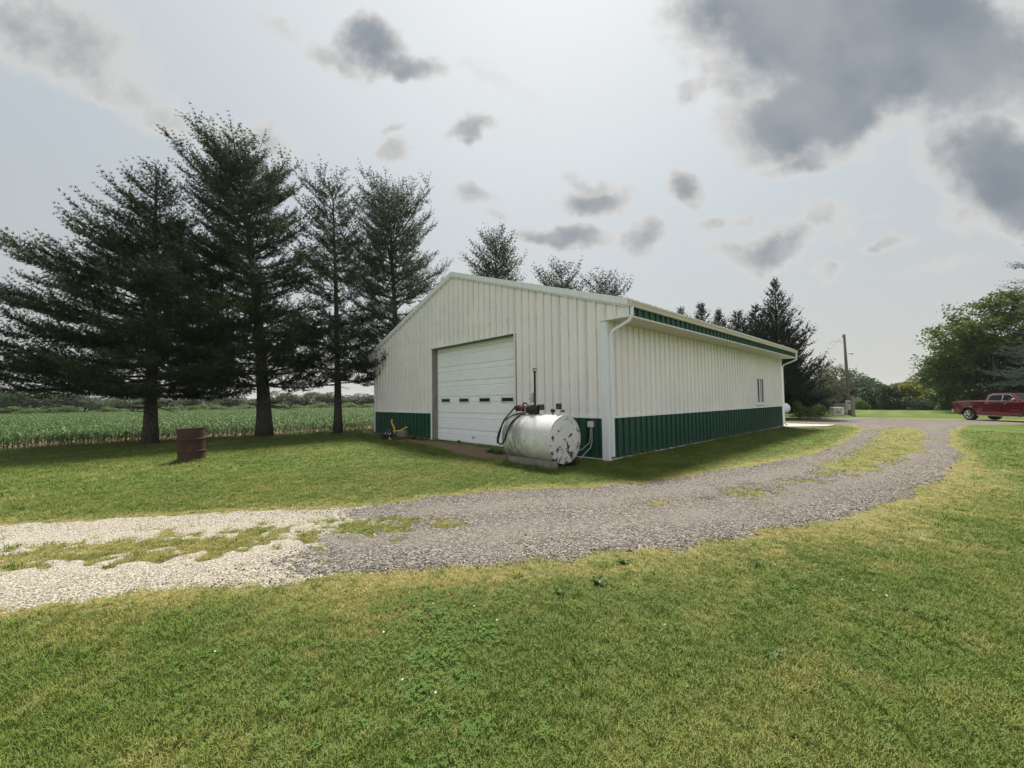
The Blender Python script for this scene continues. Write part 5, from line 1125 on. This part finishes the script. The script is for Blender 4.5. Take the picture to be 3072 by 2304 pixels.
def sector(r0, r1, dens, half=64):
    n = int(math.radians(half)*(r1*r1-r0*r0)*dens); r = np.sqrt(rngS.uniform(r0*r0, r1*r1, n)); a = YAW+rngS.uniform(-1, 1, n)*math.radians(half)
    return CAM[0]+r*np.sin(a), CAM[1]+r*np.cos(a), r
def lawn_ok(x, y, m):
    inb = (x > -W-0.05) & (x < 0.06) & (y > -0.05) & (y < L+0.1)
    return (m < 0.05) & ~inb & (x > -16.3) & ~((x > -6.2) & (x < 1.7) & (y > L) & (y < L+3))
gsrc = source('grass_tuft', [blades(i, 13, 0.036, 0.050, 0.0038, 0.75) for i in range(8)])
def mow_tone(x, y):
    t = (x*0.86+y*0.5)+0.9*fbm(x, y, 0.12, 2)*4
    return sst(0.35, 0.65, 0.5+0.5*np.sin(t*2*PI/1.9))*sst(0.35, 0.6, fbm(x+9, y, 0.25, 3))
PAD = np.array([(-9.1, -0.2), (-3.0, -0.25), (-1.9, -1.7), (-3.2, -1.75), (-6.3, -1.1), (-9.2, -1.0)])
gp_, gs_, gt_ = [], [], []
for r0, r1, dens, s0, half in ((0.0, 3.4, 3000, 0.66, 180), (3.4, 6.0, 1700, 0.74, 120), (6.0, 10.0, 560, 0.98, 95), (10.0, 16.0, 130, 1.5, 80), (16.0, 26.0, 40, 2.1, 70)):
    x, y, r = sector(r0, r1, dens, half); m, s = drive_mask(x, y); ok = lawn_ok(x, y, m) & (sdist(PAD, x, y) < rngS.uniform(-.4, .1, len(x)))
    for q_ in ((450, 1332), (793, 1310), (1014, 1300)): c_ = at(*q_); ok &= np.hypot(x-c_[0], y-c_[1]) > rngS.uniform(.3, .75, len(x))
    bare_z = np.clip(1.0-np.abs(-s-0.75)/0.65, 0, 1)*sst(0.50, 0.68, fbm(x+3, y+7, 1.2, 4))*((y < 6) & (x > 2.2))
    ok &= rngS.rand(len(x)) > bare_z*0.45
    thin = dry_of(x, y, s)
    ok &= rngS.rand(len(x)) > np.clip(thin-0.25, 0, 1)*0.55
    x, y, s, thin = x[ok], y[ok], s[ok], thin[ok]
    patch = fbm(x, y, 0.8, 4); fine = fbm(x+31, y-11, 3.5, 3)
    d = np.clip(thin+(fine-0.5)*1.2, 0, 1)**1.3*0.55+0.14*rngS.rand(len(x))+sst(0.46, 0.74, patch)*0.20+sst(0.54, 0.76, fine)*0.15-0.02+0.25*(rngS.rand(len(x)) < 0.08)+0.10*mow_tone(x, y)
    gp_.append(np.stack([x, y, zground(x, y)], 1)); gt_.append(d)
    kind_ = rngS.rand(len(x)); straw = kind_ < 0.07*(1+2*thin); lush = kind_ > 0.965-0.05*sst(0.5, 0.7, fbm(x-5, y+2, 1.4, 3))
    d = np.where(straw, 0.95, np.where(lush, 0.0, d)); gt_[-1] = d
    sc3 = s0*rngS.uniform(.7, 1.25, len(x))*np.where(lush, 1.5, 1.0); gs_.append(np.stack([sc3*1.15, sc3*1.15, sc3*np.clip(1.05-0.55*thin+0.35*(fbm(x, y, 1.7, 3)-0.5), .35, 1.4)], 1)*np.stack([np.ones(len(x)), np.ones(len(x)), np.where(straw, 0.45, 1.0)/(s0**0.6)], 1))
scatter('grass', np.concatenate(gp_), np.concatenate(gs_), np.concatenate(gt_), gsrc, 8, rngS, 0.18)
# taller tufts against the walls, drum, pines and stump
ex = []
def ring(c, r, n): a = rngS.uniform(0, 2*PI, n); rr_ = r*rngS.uniform(.95, 1.25, n); ex.append(np.stack([c[0]+rr_*np.cos(a), c[1]+rr_*np.sin(a)], 1))
ring(at(576, 1384), 0.30, 140); ring(at(450, 1332), 0.33, 60); ring(at(793, 1310), 0.42, 60); ring(at(1014, 1300), 0.30, 50); ring(at(1206, 1315), 0.30, 120); ring(at(1172, 1320), 0.25, 90); ring(at(1221, 1311), 0.15, 40)
n_ = 260; ex.append(np.stack([rngS.uniform(-W, DL, n_), -np.abs(rngS.normal(size=n_))*0.10-0.04], 1)); n_ = 200; ex.append(np.stack([np.abs(rngS.normal(size=n_))*0.08+0.05, rngS.uniform(0, L, n_)], 1)); n_ = 220; ex.append(np.stack([rngS.uniform(-1.6, 0.1, n_), TY-TR_*0.9+rngS.normal(size=n_)*0.12], 1))
n_ = 500; ex.append(np.stack([rngS.uniform(-16.6, -15.6, n_), rngS.uniform(-16, 4, n_)], 1))
ex = np.concatenate(ex); P = np.stack([ex[:, 0], ex[:, 1], zground(ex[:, 0], ex[:, 1])], 1)
scatter('grass_fringe', P, 1.9*rngS.uniform(.6, 1.5, len(P)), rngS.uniform(0.0, .4, len(P)), gsrc, 8, rngS, 0.3)
# clover: round leaflets on stems with a few white heads
def clover(seed, flowers):
    rng = np.random.RandomState(seed); V = []; F = []; mi = []
    for i in range(9):
        a = rng.uniform(0, 2*PI); r = 0.07*math.sqrt(rng.rand()); c = np.array([r*math.cos(a), r*math.sin(a), rng.uniform(.025, .05)]); sz = rng.uniform(.006, .009)
        for k in range(3):
            b = a+k*2.094+rng.normal()*.1; o = np.array([math.cos(b), math.sin(b), rng.uniform(-.2, .3)]); s = np.array([-math.sin(b), math.cos(b), 0]); q = len(V)
            V += [c, c+o*sz*.9+s*sz*.75, c+o*sz*1.75+s*sz*.4, c+o*sz*1.75-s*sz*.4, c+o*sz*.9-s*sz*.75]; F.append((q, q+1, q+2, q+3, q+4)); mi.append(0)
    for i in range(flowers):
        a = rng.uniform(0, 2*PI); c = np.array([.05*math.cos(a), .05*math.sin(a), .085]); q = len(V); r = .009
        V += [c+np.array(v)*r for v in ((1, 0, 0), (0, 1, 0), (-1, 0, 0), (0, -1, 0), (0, 0, 1), (0, 0, -1))]; F += [(q, q+1, q+4), (q+1, q+2, q+4), (q+2, q+3, q+4), (q+3, q, q+4), (q+1, q, q+5), (q+2, q+1, q+5), (q+3, q+2, q+5), (q, q+3, q+5)]; mi += [1]*8
    me = bpy.data.meshes.new('clover'); me.from_pydata([tuple(v) for v in V], [], F); me.materials.append(M['clover']); me.materials.append(M['flower']); me.polygons.foreach_set('material_index', mi); return me
csrc = source('clover_sprig', [clover(k, 0) for k in range(20, 34)]+[clover(1, 0), clover(2, 0), clover(3, 0), clover(4, 0), clover(5, 0), clover(6, 0), clover(7, 0), clover(8, 0), clover(9, 0), clover(10, 0), clover(11, 0), clover(12, 1)])
cp = []
for px, py, r, n_ in ((1290, 1870, 0.42, 420), (1400, 1900, 0.30, 200), (1250, 1960, 0.25, 140), (1240, 2080, 0.22, 150), (1380, 2180, 0.2, 110), (1330, 1800, 0.3, 120), (2380, 1760, 0.5, 260), (2560, 1800, 0.4, 160), (700, 2050, 0.3, 90), (1950, 1840, 0.3, 90), (2250, 1650, 0.15, 70), (1800, 1690, 0.12, 50), (900, 2130, 0.25, 60), (480, 1960, 0.3, 60)):
    c = at(px, py); a = rngS.normal(size=(n_, 2))*r*0.75; cp.append((c[:2]+a)[:int(n_*0.22)])
x, y, r = sector(1.2, 7, 3); cp.append(np.stack([x, y], 1))
cp = np.concatenate(cp); m, s = drive_mask(cp[:, 0], cp[:, 1]); cp = cp[m < -0.05]
scatter('clover', np.stack([cp[:, 0], cp[:, 1], zground(cp[:, 0], cp[:, 1])], 1), rngS.uniform(.6, .95, len(cp)), rngS.rand(len(cp)), csrc, 26, rngS, 0.12)
# broadleaf weeds, each a plant of its own
def weed_mesh(seed):
    rng = np.random.RandomState(seed); n = 16; a = rng.uniform(0, 2*PI, n); el = rng.uniform(.15, 1.0, n); ln = rng.uniform(.05, .11, n); V = []; F = []; T = []
    for i in range(n):
        d = np.array([math.cos(a[i])*math.cos(el[i]), math.sin(a[i])*math.cos(el[i]), math.sin(el[i])]); s = np.array([-math.sin(a[i]), math.cos(a[i]), 0]); w = ln[i]*.22; q = len(V)
        tip = d*ln[i]+np.array([0, 0, -.02]); V += [(0, 0, 0), tuple(d*ln[i]*.4+s*w), tuple(d*ln[i]*.75+s*w*.7), tuple(tip), tuple(d*ln[i]*.75-s*w*.7), tuple(d*ln[i]*.4-s*w)]; F.append((q, q+1, q+2, q+3, q+4, q+5)); T += [rng.rand()]*6
    me = bpy.data.meshes.new('weed'); me.from_pydata(V, [], F); me.materials.append(M['weed']); at_ = me.attributes.new('tint', 'FLOAT', 'POINT'); at_.data.foreach_set('value', T); return me
wm = [weed_mesh(s_) for s_ in range(4)]
for i, (px, py, sc_) in enumerate(sorted([(1685, 1790, .8), (1800, 1760, .9), (1870, 1692, .7), (2270, 1700, .7), (2320, 1985, .7)])):
    p = at(px, py); o = link('weed_plant', wm[i % 4]); o.location = (p[0], p[1], float(zground(p[0], p[1]))+0.01); o.rotation_euler = (0, 0, i*1.1); o.scale = (sc_,)*3
    setp(o, 'small dark broadleaf weed in the front lawn, %s from the left' % ORD[i], 'weed', 'weeds along the drive edge')
for i, (px, py, sc_, lb) in enumerate([(1323, 1316, 1.6, 'leafy weed at the left foot of the overhead door'), (1378, 1328, 1.3, 'small weed sprig at the middle of the door sill'), (1470, 1357, 2.6, 'low leafy weed clump in front of the fuel tank, left side'), (1500, 1362, 2.8, 'low leafy weed clump under the near end of the tank skid'), (1240, 1318, 2.4, 'grey green weed against the wainscot right of the stump'), (1263, 1321, 1.8, 'small weed against the wainscot nearest the door post')]):
    p = at(px, py); o = link('weed_plant', wm[i % 4]); o.location = (p[0], p[1], p[2]+0.01); o.rotation_euler = (0, 0, i*2.1); o.scale = (sc_,)*3; setp(o, lb, 'weed')
# loose stones on the drive
def stones(nm, mt):
    out = []
    for i in range(6):
        bm = bmesh.new(); bmesh.ops.create_icosphere(bm, subdivisions=1, radius=1.0); rnd = random.Random(i)
        k = (rnd.uniform(.8, 1.2), rnd.uniform(.6, 1.0), rnd.uniform(.45, .75))
        for v in bm.verts: f = rnd.uniform(.75, 1.1); v.co = Vector((v.co.x*k[0]*f, v.co.y*k[1]*f, v.co.z*k[2]*f))
        me = bpy.data.meshes.new(nm); bm.to_mesh(me); bm.free(); me.materials.append(mt); out.append(me)
    return source(nm, out)
s_dark = stones('gravel_stone', M['stone_dark']); s_lime = stones('lime_stone', M['stone_lime'])
gd, gl = [], []
for r0, r1, dens, s0 in ((3.0, 7.0, 2800, 0.0068), (7.0, 11.0, 1100, 0.0082), (11.0, 15.0, 240, 0.010)):
    x, y, r = sector(r0, r1, dens, 62); m, s = drive_mask(x, y); ls = lime_side(x, y)+1.6*(fbm(x, y, 1.6, 5)-0.5)
    ok = (m > 0.0) | ((s < 0.3) & (rngS.rand(len(x)) < 0.16*np.exp(-np.clip(-s, 0, 9)/0.45)*np.where(fbm(x, y, 1.5, 3) > 0.5, 1.6, 0.5))) | ((m > -0.45) & (s > 0.3) & (rngS.rand(len(x)) < 0.14))
    x, y, m, ls = x[ok], y[ok], m[ok], ls[ok]; z = zground(x, y)+np.clip(m*0.2, -0.03, .012)+0.006; sz = s0*np.exp(rngS.normal(size=len(x))*0.33)
    inrut = np.exp(-((s[ok]-0.85)/0.38)**2); sz = sz*(1-0.35*inrut); d = ls < rngS.normal(size=len(x))*0.45; q = np.stack([x, y, z, sz], 1); q[:, 3] = sz; keep_ = rngS.rand(len(q)) > 0.5*inrut*fbm(x, y, 0.7, 3)*1.6; q = q[keep_]; d = d[keep_]; gd.append(q[d]); ql = q[~d]; ql = ql[rngS.rand(len(ql)) < 0.55]; gl.append(ql*np.array([1, 1, 1, .72]))
gd = np.concatenate(gd); gl = np.concatenate(gl)
scatter('gravel', gd[:, :3], gd[:, 3], np.clip(rngS.rand(len(gd))**1.5+0.0, 0, 1), s_dark, 6, rngS, 0.5)
scatter('limestone_chips', gl[:, :3], gl[:, 3], rngS.uniform(0, 1, len(gl)), s_lime, 6, rngS, 0.5)
# corn in rows
def corn_mesh(seed):
    rng = np.random.RandomState(seed); V = []; F = []; a0 = rng.uniform(0, PI)
    for i in range(7):
        a = a0+(i % 2)*PI+rng.normal()*.45; out = np.array([math.cos(a), math.sin(a), 0]); s = np.array([-out[1], out[0], 0]); zb = 0.06+0.055*i; ln = rng.uniform(.32, .5)*(1 if i > 1 else .7); w = rng.uniform(.022, .034); up = rng.uniform(.5, .95); q = len(V)
        for t_ in (0, .3, .62, 1.0):
            c = out*ln*(t_*.75)+np.array([0, 0, zb+ln*(up*t_*1.25-0.95*t_*t_)]); ww = w*(0.55, 1, .8, .05)[(0, .3, .62, 1.0).index(t_)]
            V += [c-s*ww, c+s*ww]
        F += [(q, q+1, q+3, q+2), (q+2, q+3, q+5, q+4), (q+4, q+5, q+7, q+6)]
    q = len(V); V += [(-.012, 0, 0), (.012, 0, 0), (.006, 0, .45), (-.006, 0, .45), (0, -.012, 0), (0, .012, 0), (0, .006, .45), (0, -.006, .45)]; F += [(q, q+1, q+2, q+3), (q+4, q+5, q+6, q+7)]
    me = bpy.data.meshes.new('corn'); me.from_pydata([tuple(v) for v in V], [], F); me.materials.append(M['corn']); return me
ksrc = source('corn_plant', [corn_mesh(i) for i in range(6)])
edge = lambda y: -17.35+0.135*(y+12.0)
X_ = []; 
for k in range(0, 96):
    yy = np.arange(-75, 85, 0.13 if k < 30 else 0.22); xx = edge(yy)+0.35-0.76*k+rngS.normal(size=len(yy))*0.03
    X_.append(np.stack([xx, yy+rngS.uniform(-.05, .05, len(yy))], 1))
X_ = np.concatenate(X_); rel_ = X_-CAM[:2]; ang = np.arctan2(rel_[:, 0], rel_[:, 1])-YAW; X_ = X_[(np.abs(ang) < math.radians(60)) & (ang < 0.1)]
gap = fbm(X_[:, 0], X_[:, 1], 0.35, 3); X_ = X_[(gap < 0.9) & (rngS.rand(len(X_)) < .94)]
bar_ = at(560, 1283)[:2]; X_ = X_[(((X_-bar_)/np.array([2.2, 1.2]))**2).sum(1) > rngS.rand(len(X_))*1.2]
scatter('corn', np.stack([X_[:, 0], X_[:, 1], H(X_[:, 0], X_[:, 1])-.01], 1), (0.88+0.3*(fbm(X_[:, 0], X_[:, 1], .08, 2)-.5))*rngS.uniform(.75, 1.2, len(X_)), rngS.rand(len(X_))*.8, ksrc, 6, rngS, 0.08)

# ------------------------------------------------------------------ summer haze: thin even air over the whole place
hz_m = bpy.data.materials.new('haze_air'); hz_m.use_nodes = True; nt_ = hz_m.node_tree; nt_.nodes.clear()
vo = nt_.nodes.new('ShaderNodeVolumePrincipled'); ho = nt_.nodes.new('ShaderNodeOutputMaterial'); nt_.links.new(vo.outputs[0], ho.inputs['Volume'])
vo.inputs['Color'].default_value = (0.92, 0.95, 1.0, 1); vo.inputs['Density'].default_value = HAZE; vo.inputs['Anisotropy'].default_value = 0.2
hb = MB().box((-1600, -1600, -4.0), (1600, 1600, 26.0)).build('haze', hz_m); setp(hb, kind='stuff')
